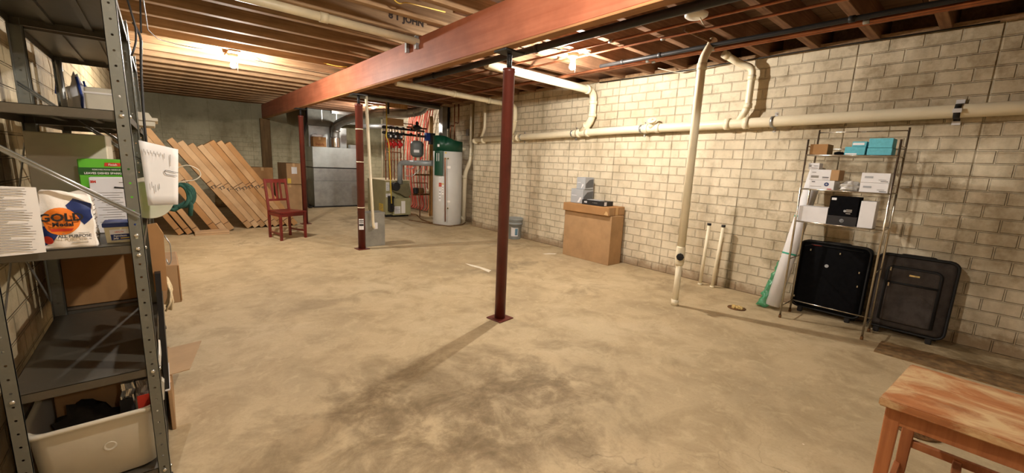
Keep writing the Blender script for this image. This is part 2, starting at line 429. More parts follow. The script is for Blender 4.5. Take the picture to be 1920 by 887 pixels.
# ------------------------------------------------------------------ the room
XL, XR, XR2, YB, YF, ZT = -.52, 5.02, 5.27, -3.4, 12.4, 2.575
bm = BM(); box(bm, XL-.2, XR2+.2, YB-.2, YF+.2, -.12, 0); struct('floor', bm, M_FLOOR)
bm = BM(); box(bm, XL-.2, XL, YB-.2, YF+.2, 0, ZT); struct('wall_left', bm, M_WL)
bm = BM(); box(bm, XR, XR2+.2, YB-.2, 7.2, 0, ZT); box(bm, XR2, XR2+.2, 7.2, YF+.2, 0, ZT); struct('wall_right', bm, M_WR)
bm = BM(); box(bm, XL, XR2, YF, YF+.2, 0, ZT); struct('wall_far', bm, M_WF)
bm = BM(); box(bm, 2.02, 2.24, YF-.09, YF, 0, 2.22, .003); struct('trim_8', bm, wood('stained_post_wood', s8(96, 74, 48), s8(132, 106, 70), 2))
bm = BM(); box(bm, XL, XR, YB-.2, YB, 0, ZT); struct('wall_near', bm, M_WL)
bm = BM()
y = YB
while y < YF:                                           # subfloor boards
    box(bm, XL-.2, XR2+.2, y, y+.286, 2.81+rnd.uniform(0, .003), 2.84); y += .29
struct('ceiling', bm, M_SUB)
for nm, x0, x1 in (('trim_1', XL-.2, XL+.02), ('trim_2', XR-.03, XR2+.2)):      # sill plates on the wall tops
    bm = BM(); box(bm, x0, x1, YB, YF, ZT, ZT+.035); struct(nm, bm, M_JOIST)
# rim boards closing the joist bays
for nm, x0, x1 in (('trim_3', XL-.2, XL-.16), ('trim_4', XR2+.10, XR2+.14)):
    bm = BM(); box(bm, x0, x1, YB, YF, ZT+.035, 2.81); struct(nm, bm, M_JOIST)
for nm, y0, y1 in (('trim_6', YF, YF+.04), ('trim_7', YB-.04, YB)):
    bm = BM(); box(bm, XL-.2, XR2+.2, y0, y1, ZT, 2.81); struct(nm, bm, M_JOIST)

# ------------------------------------------------------------------ main beam
t = thing('support_beam', 'long red-brown main beam running the length of the room over the posts', 'beam', (2.115, 0, 2.225))
bm = BM(); box(bm, 2.082, 2.150, YB, YF-.001, 2.24, 2.56, .004); obj('beam_web', bm, M_BEAM, t, True)
bm = BM(); box(bm, 2.076, 2.160, YB, YF-.091, 2.222, 2.238, .002); obj('bottom_plate', bm, wood('beam_plate', s8(150, 104, 64), s8(178, 130, 86), 1), t, True)

# ------------------------------------------------------------------ joists
def joist_mesh(x0, x1, mat, nm):
    bm = BM(); box(bm, x0, x1, -.036, .036, 0, .235, .003)
    me = bpy.data.meshes.new(nm); bm.to_mesh(me); bm.free(); me.materials.append(mat); return me
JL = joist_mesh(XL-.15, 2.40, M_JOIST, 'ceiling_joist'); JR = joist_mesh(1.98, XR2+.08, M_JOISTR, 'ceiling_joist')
k = -17
while True:
    y = 4.40 + .4452*k + .02; k += 1
    if y < YB+.1: continue
    if y > YF-.05: break
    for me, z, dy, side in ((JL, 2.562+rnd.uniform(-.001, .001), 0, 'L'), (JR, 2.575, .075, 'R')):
        o = bpy.data.objects.new('ceiling_joist', me); COL.objects.link(o); o.location = (0, y+dy, z)
        if side == 'L':
            if y < 6.3: tag(o, 'rough brown ceiling joist left of the main beam, nearer than the left bulb', 'joist', 'left joists nearer than the left bulb')
            else: tag(o, 'rough brown ceiling joist left of the main beam, beyond the left bulb', 'joist', 'left joists beyond the left bulb')
        else:
            if y < 3.1: tag(o, 'dark brown ceiling joist right of the main beam, nearer than the right bulb', 'joist', 'right joists nearer than the right bulb')
            else: tag(o, 'dark brown ceiling joist right of the main beam, beyond the right bulb', 'joist', 'right joists beyond the right bulb')

# ------------------------------------------------------------------ bare bulbs
def bulb(x, y, z, label, ztop=2.544, k=1.0):
    t = thing('bare_bulb', label, 'light', (x, y, z))
    bm = BM(); lathe(bm, [(.006, -.034), (.018, -.030), (.028, -.016), (.031, 0), (.027, .018), (.017, .036), (.0135, .048), (.0135, .056)], seg=20)
    obj('bulb', bm, M_BULB if k == 1 else emat('lit_bulb_dim', LIGHT_COL, BULB_W*k), t)
    bm = BM(); lathe(bm, [(.02, .05), (.024, .055), (.026, .085), (.052, .092), (.055, .105), (.055, ztop-z)], seg=24); obj('lamp_holder', bm, M_PORC, t)
    bm = BM(); tube(bm, [(.045, 0, .095), (.046, 0, .02), (.047, 0, -.07)], .0012, 5); obj('pull_chain', bm, M_STEEL, t)
    return t
bulb(.80, 6.40, 2.415, 'bare glowing bulb between the joists, left of the main beam')
bulb(3.49, 3.19, 2.41, 'bare glowing bulb on the right of the main beam, before the white pipe')
bulb(4.02, 10.0, 2.44, 'bare bulb above the boiler hidden behind the ducts', k=.45)
bulb(1.05, 1.15, 2.42, 'bare bulb just above the picture in the near half of the room', k=.72)
bulb(.6, -2.2, 2.42, 'unseen bulb added behind the camera on the left for fill light', k=.25)  # added out of view, only to give soft fill light
# short boards that carry the lamp holders
for x, y in ((.80, 6.40), (3.49, 3.19), (4.02, 10.0), (1.05, 1.15), (.6, -2.2)):  # the last spot belongs to the added fill bulb
    bm = BM(); box(bm, x-.06, x+.06, y-.2, y+.2, 2.545, 2.562, .001)
    tag(obj('lamp_board', bm, M_LUMB), 'short pale board nailed under the joists to carry a bare bulb', 'board', 'boards carrying the bulbs')

# ------------------------------------------------------------------ steel posts
def post(x, y, r, label, plate_rot=0.0, sticker=False, bands=()):
    t = thing('steel_post', label, 'post', (x, y, 0))
    bm = BM(); lathe(bm, [(r, .008), (r, 2.06), (r+.004, 2.065), (r+.004, 2.09), (r*.72, 2.092)], seg=28); obj('tube', bm, M_RED, t)
    bm = BM(); box(bm, -.085, .085, -.085, .085, 0, .010, .002, rotm((0, 0, 0), rz=plate_rot)); obj('base_plate', bm, M_RED, t)
    bm = BM(); lathe(bm, [(.019, 2.085), (.019, 2.205)], seg=16)
    for k in range(8): lathe(bm, [(.0215, 2.095+.013*k), (.0215, 2.099+.013*k)], seg=16)
    obj('jack_screw', bm, M_IRON, t)
    bm = BM(); box(bm, -.10, .10, -.075, .075, 2.205, 2.2215, .002); obj('top_plate', bm, M_IRON, t)
    for z in bands:
        bm = BM(); lathe(bm, [(r+.001, z), (r+.002, z+.003), (r+.001, z+.012)], seg=28); obj('wire_band', bm, M_PVC, t)
    if sticker:
        bm = BM()
        for k in range(9):
            a0, a1 = R(205+9*k), R(214+9*k)
            q = [(math.cos(a)*(r+.0012), math.sin(a)*(r+.0012)) for a in (a0, a1)]
            vs = [bm.verts.new((q[0][0], q[0][1], .30)), bm.verts.new((q[1][0], q[1][1], .30)), bm.verts.new((q[1][0], q[1][1], .46)), bm.verts.new((q[0][0], q[0][1], .46))]
            bm.faces.new(vs)
        s = obj('sticker', bm, M_WHITE, t); s['label'] = 'white and black warning sticker'
        bm = BM()
        for z0, z1 in ((.355, .385), (.40, .41), (.425, .44)):
            for k in range(8):
                a0, a1 = R(210+9*k), R(219+9*k); q = [(math.cos(a)*(r+.002), math.sin(a)*(r+.002)) for a in (a0, a1)]
                bm.faces.new([bm.verts.new(p) for p in ((q[0][0], q[0][1], z0), (q[1][0], q[1][1], z0), (q[1][0], q[1][1], z1), (q[0][0], q[0][1], z1))])
        obj('sticker_print', bm, M_INK, s)
    return t
post(2.185, 2.67, .047, 'red-brown steel post standing nearest in the middle of the floor', R(8))
post(2.215, 6.03, .052, 'red-brown steel post beside the galvanized box, with a sticker', R(4), True, (.62, 1.28, 1.74))
post(2.13, 8.83, .045, 'red-brown steel post furthest away, behind the red chair', R(4))

# ------------------------------------------------------------------ plastic drain pipes
def pipe_thing(name, label, pts, r, mat=M_PVC, rad=.08, collars=(), cat='pipe', group=None, seg=16):
    P = bend(pts, rad, 6); bm = BM(); tube(bm, P, r, seg); o = obj('run' if collars else name, bm, mat)
    if not collars: return tag(o, label, cat, group)
    t = thing(name, label, cat, (0, 0, 0)); t.location = Vector(pts[0]); o.parent = t; o.matrix_parent_inverse.identity(); o.location = -Vector(pts[0])
    for c, d, l in collars:
        c = Vector(c); d = Vector(d).normalized(); bm = BM(); tube(bm, [c-d*l/2, c+d*l/2], r*1.16, 20)
        q = obj('coupling', bm, mat); q.parent = t; q.location = -Vector(pts[0])
    return t
MX = 4.94
main = thing('main_drain_pipe', 'thick cream plastic drain pipe running along the right wall', 'pipe', (MX, 7.05, 1.79))
bm = BM(); tube(bm, [(MX, 7.03, 1.80), (MX, 5.3, 1.825), (MX, 3.5, 1.872), (MX, 1.7, 1.893), (MX, .3, 1.912), (MX, -3.2, 1.95)], .053, 24); obj('run', bm, M_PVC, main, True)
def mz(y): return 1.872 + (3.5-y)*(.012 if y < 3.5 else .0262)
for yy in (7.03, 6.75, 5.88, 5.72, 4.30, 4.12, 3.13, 2.96, 2.10, 1.90):
    bm = BM(); tube(bm, [(MX, yy-.028, mz(yy)), (MX, yy+.028, mz(yy))], .062, 24); obj('coupling', bm, M_PVC, main, True)
bm = BM(); tube(bm, [(MX, 7.03, mz(7.03)), (MX, 7.09, mz(7.09))], .05, 20); obj('end_cap', bm, M_PVC, main, True)
bm = BM(); tube(bm, [(MX, 3.05, mz(3.05)), (MX-.07, 3.02, mz(3.05)+.085)], .045, 20); tube(bm, [(MX-.068, 3.02, mz(3.05)+.083), (MX-.08, 3.017, mz(3.05)+.097)], .054, 20)
co = obj('cleanout_plug', bm, M_PVC, main, True)
bm = BM(); tube(bm, [(MX-.08, 3.017, mz(3.05)+.097), (MX-.092, 3.013, mz(3.05)+.112)], .016, 4); obj('plug_nut', bm, M_PVC, co, True)
# pipe straps screwed to the wall
for yy, kind in ((5.62, 0), (4.41, 0), (3.20, 0), (1.645, 0), (.318, 1)):
    z = mz(yy); t = thing('pipe_strap', {5.62: 'small metal strap round the drain pipe beside the nearest post', 4.41: 'dark metal strap round the drain pipe left of the big elbow', 3.20: 'metal strap round the drain pipe just left of the cleanout plug', 1.645: 'grey metal strap round the drain pipe right of the thin drop pipe', .318: 'dark perforated strap with three white patches round the drain pipe, above the suitcase'}[yy], 'strap', (MX, yy, z))
    bm = BM(); wdt = .014 if not kind else .02
    pr = [(.0555, -wdt), (.058, -wdt), (.058, wdt), (.0555, wdt), (.0555, -wdt)]
    lathe(bm, pr, (0, 0, 0), 28, 'Y', False)
    box(bm, .02, .079, -wdt, wdt, .055, .058); box(bm, .077, .079, -wdt, wdt, .055, .10); box(bm, .02, .079, -wdt, wdt, -.058, -.055); box(bm, .077, .079, -wdt, wdt, -.10, -.055)
    obj('band', bm, M_GALV if not kind else M_IRON, t)
    for s in (-1, 1):
        bm = BM(); tube(bm, [(.079, 0, s*.085), (.070, 0, s*.085)], .007, 8); obj('screw', bm, M_STEEL, t)
    if kind:
        for dz, dx in ((.085, .075), (0, -.062), (-.085, .075)):
            bm = BM(); box(bm, dx-.006, dx-.001, -.026, .026, dz-.016, dz+.016, .001); obj('white_patch', bm, M_WHITE, t)['label'] = 'white reflective patch'
# branch pipes, glued into the wall pipe
def branch(pts, r, mat, rad, cols=(), label=None):
    bm = BM(); tube(bm, bend(pts, rad, 6), r, 18); o = obj('branch_pipe', bm, mat, main, True)
    if label: o['label'] = label
    for c, d, l in cols:
        c = Vector(c); d = Vector(d).normalized(); bm = BM(); tube(bm, [c-d*l/2, c+d*l/2], r*1.16, 20); obj('coupling', bm, mat, o, True)
branch([(2.95, 4.02, 2.46), (MX-.01, 4.05, 2.44), (MX-.01, 4.05, 2.03), (MX, 4.235, mz(4.235)+.02)], .052, M_PVC, .13,
    [((MX-.16, 4.047, 2.441), (1, 0, 0), .05), ((MX-.01, 4.05, 2.28), (0, 0, 1), .05), ((MX-.01, 4.05, 2.10), (0, 0, 1), .05), ((MX, 4.16, 1.95), (0, .185, -.16), .04)])
branch([(2.62, 5.70, 2.40), (MX-.02, 5.80, 2.37), (MX-.02, 5.80, 2.02), (MX, 5.93, mz(5.93)+.02)], .042, M_PVCD, .11,
    [((3.6, 5.743, 2.388), (1, .04, 0), .05), ((MX-.02, 5.80, 2.10), (0, 0, 1), .04), ((4.3, 5.772, 2.378), (1, .04, 0), .05)])
branch([(MX, 6.73, 2.56), (MX, 6.73, 2.0), (MX, 6.86, mz(6.86)+.02)], .028, M_PVC, .07)
branch([(4.68, 2.12, 2.59), (4.86, 2.02, 2.51), (MX-.02, 1.905, 2.46), (MX-.02, 1.905, 2.05), (MX, 1.99, mz(2.0)+.02)], .036, M_PVC, .06,
    [((MX-.02, 1.905, 2.36), (0, 0, 1), .05), ((MX-.02, 1.905, 2.07), (0, 0, 1), .05), ((4.70, 2.11, 2.583), (.18, -.1, -.08), .06)])
pipe_thing('wall_riser_pipe', 'tall cream pipe with an offset in the wall recess right of the water heater', [(5.13, 7.45, 2.55), (5.13, 7.45, 1.42), (5.03, 7.52, 1.10), (5.06, 7.60, .0)], .047, M_PVC, .10,
    [((5.13, 7.45, 1.50), (0, 0, 1), .08), ((5.03, 7.53, 1.02), (0, 0, 1), .06), ((5.058, 7.60, .12), (0, 0, 1), .08)])
vp = thing('floor_drain_stack', 'cream vertical drain pipe rising from floor to ceiling in front of the brick wall', 'pipe', (3.89, 1.95, 0))
bm = BM(); tube(bm, bend([(3.89, 1.95, .50), (3.885, 1.95, 2.36), (4.05, 1.95, 2.56)], .07), .038, 22); obj('upper_run', bm, M_PVC, vp, True)
bm = BM(); tube(bm, [(3.89, 1.95, 0), (3.89, 1.95, .47)], .030, 20); obj('lower_run', bm, M_PVC, vp, True)
for pr_ in ([(.036, .0), (.036, .06)], [(.036, .42), (.043, .44), (.045, .52), (.043, .60), (.040, .61)], [(.043, 2.27), (.043, 2.33)]):
    bm = BM(); lathe(bm, pr_, (3.887, 1.95, 0), 22); obj('coupling', bm, M_PVC, vp, True)
bm = BM(); tube(bm, [(3.89, 1.95, .51), (3.835, 1.922, .515)], .030, 16); tube(bm, [(3.84, 1.925, .514), (3.815, 1.912, .516)], .036, 8); box(bm, -.014, .014, -.014, .014, -.014, .014, .002, rotm((3.808, 1.908, .517), rz=R(25))); obj('black_plug', bm, M_BLK, vp, True)['label'] = 'black threaded plug on the side of the pipe'
for (x, y, lean, lab) in ((4.877, 2.16, .02, 'short white stub pipe with black cap, standing upright left of its twin'), (4.889, 2.02, .035, 'short white stub pipe with black cap, right one of the pair and leaning a little')):
    t = thing('stub_pipe', lab, 'pipe', (x, y, 0)); bm = BM(); tube(bm, [(0, 0, 0), (lean*.3, -lean, .735)], .0185, 16); obj('run', bm, M_PVC, t)
    bm = BM(); tube(bm, [(lean*.3, -lean, .73), (lean*.31, -lean*1.02, .755)], .022, 16); obj('cap', bm, M_BLK, t)['label'] = 'black cap'
    bm = BM(); tube(bm, [(0, 0, 0), (0, 0, .02)], .026, 14); obj('floor_collar', bm, M_PVC, t)
# plastic pipe lying between the left joists
t = thing('ceiling_drain_pipe', 'pale plastic pipe hung between joists on the left side of the beam', 'pipe', (.6, 3.99, 2.53))
bm = BM(); tube(bm, [(-.45, 4.0, 2.545), (2.08, 4.0, 2.515)], .037, 18); obj('run', bm, M_PVCD, t, True)
bm = BM(); tube(bm, [(1.15, 4.0, 2.526), (1.22, 4.0, 2.525)], .043, 18); obj('coupling', bm, M_PVCD, t, True)
for yy, hx in ((3.99, 2.045), (4.20, 2.045)):
    bm = BM(); box(bm, hx-.003, hx+.028, yy-.02, yy+.02, 2.44, 2.59, .001); tube(bm, [(2.05, yy, 2.455), (2.083, yy, 2.455)], .009, 8); tag(obj('pipe_hanger', bm, M_GALV), 'small metal hanger on the main beam, %s' % ('at the end of the pale ceiling pipe' if yy < 4.1 else 'just beyond the pale ceiling pipe'), 'bracket')
# ------------------------------------------------------------------ iron and copper lines under the right-hand joists
def line(name, label, x, z, y0, y1, r, mat, clips=(), cat='pipe', wob=.004):
    t = thing(name, label, cat, (x, y0, z)); n = 14
    pts = [(x+rnd.uniform(-wob, wob), y0+(y1-y0)*i/n, z+rnd.uniform(-wob, wob)*.6) for i in range(n+1)]
    bm = BM(); tube(bm, pts, r, 12); obj('run', bm, mat, t, True)
    for c in clips:
        bm = BM(); lathe(bm, [(r+.002, -.02), (r+.005, -.018), (r+.005, .018), (r+.002, .02)], (x, c, z), 14, 'Y'); obj('coupling', bm, mat if r >= .02 else M_GALV, t, True)
    return t
line('black_iron_pipe', 'black iron pipe running close beside the main beam', 2.83, 2.44, YB+.2, 5.55, .034, M_IRON, (3.05, 5.0, 1.0))
line('black_iron_pipe', 'black iron pipe running above the twin copper pipes near the right wall', 3.98, 2.50, YB+.2, 3.2, .020, M_IRON, (2.9, 2.45, .9))
line('copper_pipe', 'left one of the twin copper pipes running near the right wall', 4.16, 2.515, YB+.2, 7.6, .015, M_COP, (2.7, 2.0, .85))
line('copper_pipe', 'right one of the twin copper pipes running near the right wall', 4.215, 2.515, YB+.2, 7.6, .015, M_COP, (2.66, 2.1))
line('copper_pipe', 'copper pipe under the joists halfway between beam and wall, left of its twin', 3.36, 2.53, YB+.2, 6.5, .0115, M_COP, (2.6,), wob=.008)
line('copper_pipe', 'copper pipe under the joists halfway between beam and wall, right of its twin', 3.60, 2.53, YB+.2, 6.5, .0115, M_COP, (2.2,), wob=.008)
bm = BM(); tube(bm, [(3.5, 1.95, 2.535), (4.0, 1.95, 2.545), (4.15, 1.92, 2.56)], .014, 10); tag(obj('strap_bar', bm, M_RUST), 'rusty bar under the joists at the head of the vertical drain pipe', 'bar')
# round white fixture under the joists
t = thing('ceiling_fixture', 'round white fixture hanging under the joists near the vertical drain pipe', 'fixture', (3.04, 1.61, 2.45))
bm = BM(); lathe(bm, [(.03, -.016), (.062, -.012), (.078, 0), (.080, .016), (.05, .028), (.02, .032)], seg=30); obj('cover', bm, M_PORC, t)
bm = BM(); tube(bm, [(0, 0, .03), (0, 0, .125)], .006, 8); obj('hanger', bm, M_PORC, t)
bm = BM(); tube(bm, bend([(.0, -.03, -.012), (.01, -.04, -.04), (.03, -.05, -.06)], .02), .004, 6); obj('switch_tab', bm, M_PORC, t)
# cables
def cable(name, label, pts, r, mat, cat='cable', rad=.06):
    bm = BM(); tube(bm, bend(pts, rad, 4), r, 7); return tag(obj(name, bm, mat), label, cat)
cable('electric_cable', 'yellow cable stapled along the joist from the left bulb to the main beam', [(.86, 6.40, 2.545), (.98, 6.22, 2.60), (1.05, 6.19, 2.64), (1.35, 6.20, 2.62), (1.75, 6.215, 2.60), (1.95, 6.05, 2.552), (2.05, 5.98, 2.552)], .006, M_YCABLE)
cable('electric_cable', 'dark cable hanging in a shallow swag beyond the left bulb', [(.85, 6.5, 2.55), (1.2, 6.62, 2.552), (1.7, 6.7, 2.55), (2.05, 6.75, 2.55)], .004, M_CABLE)
cable('electric_cable', 'pale cable looping down from the joists above the painted stamp', [(1.35, 3.2, 2.80), (1.42, 3.25, 2.60), (1.55, 3.30, 2.555), (1.62, 3.34, 2.60), (2.06, 3.45, 2.66)], .005, M_YCABLE)
cable('electric_cable', 'thin black cable running along the joist from the shelf top to the left bulb', [(-.02, 3.3, 2.0), (.0, 3.6, 2.38), (.02, 5.9, 2.552), (.1, 6.3, 2.552), (.3, 6.42, 2.552), (.72, 6.42, 2.55)], .005, M_CABLE)
cable('electric_cable', 'cable bundle sagging along the top of the right wall', [(4.95, .2, 2.56), (4.96, 1.2, 2.565), (4.93, 1.7, 2.555), (4.96, 2.1, 2.56), (4.9, 2.6, 2.53), (4.97, 3.0, 2.55), (4.98, 4.0, 2.56)], .007, M_CABLE)
cable('electric_cable', 'pale cable looping beside the cable bundle at the top of the right wall', [(4.7, 2.9, 2.56), (4.93, 2.75, 2.52), (4.95, 2.5, 2.55)], .005, M_WCABLE)
cable('electric_cable', 'black wire near the right bulb looping between the joists', [(3.43, 3.2, 2.566), (3.2, 3.35, 2.566), (3.15, 3.5, 2.566), (2.95, 3.62, 2.60)], .006, M_CABLE)
# faded stamp on a joist
yj = 4.40 + .4452*(-1) + .02 - .036
js = min((o for o in bpy.data.objects if o.name.startswith('ceiling_joist') and abs(o.location.z-2.562) < .01), key=lambda o: abs(o.location.y-yj-.036))
M_STAMP = plain('faded_stamp_ink', s8(58, 44, 36), .9, 0, .3, 30)
def stamp(body, x, size):
    cu = text('grade_stamp', body, (x, js.location.y-.036, js.location.z+.085), (1, 0, 0), (0, 0, 1), size, M_STAMP, js, .001, .004)
    return cu
E_ = [stamp('8 1', 1.80, .085), stamp('JOHN', 2.00, .085)]
# floor fittings
t = thing('floor_hole', 'broken round clean-out hole filled with pale debris in the floor', 'drain', (4.35, 1.53, 0))
bm = BM(); lathe(bm, [(.085, 0), (.085, .004), (.07, .006)], seg=22); obj('rim', bm, M_RUST, t)
bm = BM()
for i in range(26):
    a = rnd.uniform(0, 2*PI); rr = .055*math.sqrt(rnd.random()); s = rnd.uniform(.008, .016)
    box(bm, -s, s, -s, s, -.003, .006, 0, rotm((rr*math.cos(a), rr*math.sin(a), .009), rnd.uniform(-.4, .4), rnd.uniform(-.4, .4), a))
obj('debris', bm, M_YGOLD, t)['kind'] = 'stuff'
t = thing('floor_grate', 'small rusty oval grate on the floor beneath the wooden stool', 'drain', (3.05, .08, 0), R(20))
bm = BM(); lathe(bm, [(.10, 0), (.10, .008), (.085, .010), (.085, .004)], seg=24); obj('rim', bm, M_RUST, t)
bm = BM()
for i in range(-4, 5):
    h = math.sqrt(max(0, .085**2-(i*.018)**2)); box(bm, i*.018-.004, i*.018+.004, -h, h, .002, .009)
    box(bm, -h, h, i*.018-.004, i*.018+.004, .002, .008)
obj('bars', bm, M_RUST, t)
# old white paint smears
for pts, lab in (([(3.04, 4.50), (3.10, 4.29), (3.118, 4.02), (3.035, 3.96), (3.05, 4.18), (3.02, 4.34)], 'old white paint smear on the concrete behind the nearest post'),
                 ([(4.40, 4.40), (4.52, 4.38), (4.62, 4.30), (4.54, 4.27), (4.46, 4.31), (4.40, 4.34)], 'thin old white paint smear on the concrete left of the large cardboard box')):
    bm = BM(); prism(bm, pts, 'Z', 0, .0012); tag(obj('paint_smear', bm, plain('old_white_paint', s8(226, 216, 194), .7, 0, .1, 20)), lab, 'paint')
# rough repair strip along the foot of the right wall
bm = BM(); N = 60
for i in range(N):
    y0 = .44 - 3.4*i/N; y1 = .44-3.4*(i+1)/N
    for j in range(8):
        x0 = 4.20+.34*j/8; x1 = 4.20+.34*(j+1)/8
        def h(a, b): return .004+.010*abs(math.sin(a*37.1+b*53.7)*math.cos(a*91.3-b*23.9))
        bm.faces.new([bm.verts.new((x, y, h(x, y))) for x, y in ((x0, y0), (x1, y0), (x1, y1), (x0, y1))])
bmesh.ops.remove_doubles(bm, verts=bm.verts[:], dist=.0005)
ex = bmesh.ops.extrude_face_region(bm, geom=bm.faces[:]);
for v in [g for g in ex['geom'] if isinstance(g, bmesh.types.BMVert)]: v.co.z = -.002
o = struct('trim_5', bm, plain('rough_patch', s8(128, 100, 64), .95, 0, .35, 14, .8))

# ================================================================== large things
# ------------------------------------------------------------------ tall carton and its neighbours by the right wall
def carton(name, label, x0, x1, y0, y1, z0, z1, mat, cat='box', group=None, rz=0.0, flaps=True, tape=True, topseam='Y', bev=.004):
    """a closed cardboard box; rz turns it about its own middle"""
    cx, cy = (x0+x1)/2, (y0+y1)/2; t = thing(name, label, cat, (cx, cy, z0), rz, group); a, b, h = (x1-x0)/2, (y1-y0)/2, z1-z0
    bm = BM(); box(bm, -a, a, -b, b, 0, h, bev); obj('carton', bm, mat, t)
    if flaps:
        bm = BM()
        if topseam == 'Y': box(bm, -.0012, .0012, -b+bev, b-bev, h-.001, h+.0008)
        else: box(bm, -a+bev, a-bev, -.0012, .0012, h-.001, h+.0008)
        obj('flap_seam', bm, M_SEAM, t)
    if tape:
        bm = BM()
        if topseam == 'Y': box(bm, -.024, .024, -b-.0012, b+.0012, h-.0001, h+.0011); box(bm, -.024, .024, -b-.0013, -b-.0002, h-.07, h+.001); box(bm, -.024, .024, b+.0002, b+.0013, h-.07, h+.001)
        else: box(bm, -a-.0012, a+.0012, -.024, .024, h-.0001, h+.0011); box(bm, -a-.0013, -a-.0002, -.024, .024, h-.07, h+.001)
        obj('packing_tape', bm, M_TAPE, t)
    return t
t = carton('cardboard_box', 'large upright brown cardboard box standing by the right wall', 4.665, 4.945, 3.36, 4.225, 0, .692, M_CARD, tape=False)
bm = BM(); box(bm, .015, .03, -.4325, .4325, -.0, .692, .002); 
bm.free()
t = thing('cardboard_box', 'long flat cardboard box lying across the top of the large upright box', 'box', (4.80, 3.80, .694))
bm = BM(); box(bm, 4.615, 4.985, 3.385, 4.225, .694, .812, .006); obj('carton', bm, M_CARD2, t, True)
bm = BM(); box(bm, 4.77, 4.83, 3.3838, 3.384, .696, .812); obj('packing_tape', bm, M_TAPE, t, True)
bm = BM(); box(bm, 4.625, 4.745, 3.380, 3.3845, .70, .80, .001); box(bm, 4.855, 4.975, 3.380, 3.3845, .705, .80, .001); obj('end_flap', bm, M_CARD, t, True)
bm = BM(); prism(bm, [(3.39, .704), (3.46, .708), (3.43, .76), (3.405, .742)], 'X', 4.6125, 4.6145); obj('corner_tape', bm, M_TAPE, t, True)
def greybox(label, x0, x1, y0, y1, z0, z1, dark=False):
    t = thing('product_box', label, 'box', ((x0+x1)/2, (y0+y1)/2, z0))
    bm = BM(); box(bm, x0, x1, y0, y1, z0, z1, .003); obj('carton', bm, M_GREYCARD, t, True)
    # darker slanted print on the end that faces the room door
    h = z1-z0; xs = x0+.02
    d = decal('dark_print', [(x0+.02, y0, z0+.10*h), (x1-.01, y0, z0+.16*h), (x1-.01, y0, z0+.86*h), (x0+.10, y0, z0+.78*h), (x0+.02, y0, z0+.45*h)], M_DKGREY, t)
    decal('dark_print', [(x0, y0+.42*(y1-y0), z0+.06*h), (x0, y0+.06, z0+.06*h), (x0, y0+.02, z0+.40*h), (x0, y0+.05, z0+.44*h)], M_WHITE, t)
    bm = BM(); box(bm, x0-.001, x0, y0+.5*(y1-y0), y1-.015, z0+.52*h, z0+.56*h); obj('print_line', bm, M_WHITE, t, True)
    return t
greybox('lower and larger grey printed box on top of the flat cardboard box', 4.70, 4.94, 3.93, 4.16, .8135, 1.022)
greybox('upper and smaller grey printed box, on the larger grey box', 4.72, 4.92, 3.92, 4.08, 1.0235, 1.196)
t = thing('product_box', 'flat black printed box in front of the grey boxes on the flat cardboard box', 'box', (4.74, 3.72, .8135))
bm = BM(); box(bm, 4.66, 4.88, 3.515, 3.905, .8135, .880, .003); obj('carton', bm, M_BLK, t, True)
bm = BM(); box(bm, 4.69, 4.80, 3.60, 3.84, .8802, .8865, .002); obj('grey_sleeve', bm, M_GREYCARD, t, True)
text('logo', 'MSI', (4.66, 3.835, .838), (0, -1, 0), (0, 0, 1), .036, M_WHITE, t, .0008, .0012)
text('title', 'A SERIES', (4.66, 3.665, .842), (0, -1, 0), (0, 0, 1), .024, M_GREYINK, t, .0008)
decal('label', [(4.675, 3.515, .822), (4.73, 3.515, .822), (4.73, 3.515, .872), (4.675, 3.515, .872)], M_WHITE, t)
# ------------------------------------------------------------------ bucket
t = thing('paint_bucket', 'grey lidded plastic bucket on the floor by the right wall', 'bucket', (4.86, 5.62, 0))
bm = BM(); lathe(bm, [(.118, 0), (.122, .01), (.136, .27), (.146, .272), (.146, .285), (.137, .287), (.140, .325), (.149, .327), (.149, .345), (.139, .348), (.139, .350)], seg=36); obj('body', bm, M_BUCKET, t)
bm = BM(); lathe(bm, [(.150, .345), (.156, .347), (.156, .372), (.148, .384), (.138, .384), (.132, .374), (.05, .374)], seg=36); obj('lid', bm, M_BUCKET, t)
bm = BM(); tube(bm, [(.151*math.cos(a), .151*math.sin(a), .31-.04*math.sin((a-R(150))/R(180)*PI)*2.4) for a in [R(150+i*15) for i in range(13)]], .003, 6); obj('handle', bm, M_GALV, t)
def curved_label(name, parent, r, a0, a1, z0, z1, mat, n=8, taper=0.0):
    bm = BM()
    for k in range(n):
        b0, b1 = a0+(a1-a0)*k/n, a0+(a1-a0)*(k+1)/n
        bm.faces.new([bm.verts.new((rr*math.cos(b), rr*math.sin(b), z)) for b, z, rr in ((b0, z0, r), (b1, z0, r), (b1, z1, r+taper), (b0, z1, r+taper))])
    return obj(name, bm, mat, parent)
lb = curved_label('label', t, .1275, R(205), R(262), .06, .22, M_WHITE, taper=.0085)
curved_label('label_picture', lb, .130, R(236), R(258), .08, .20, plain('label_blue', s8(96, 130, 150), .6), taper=.007)
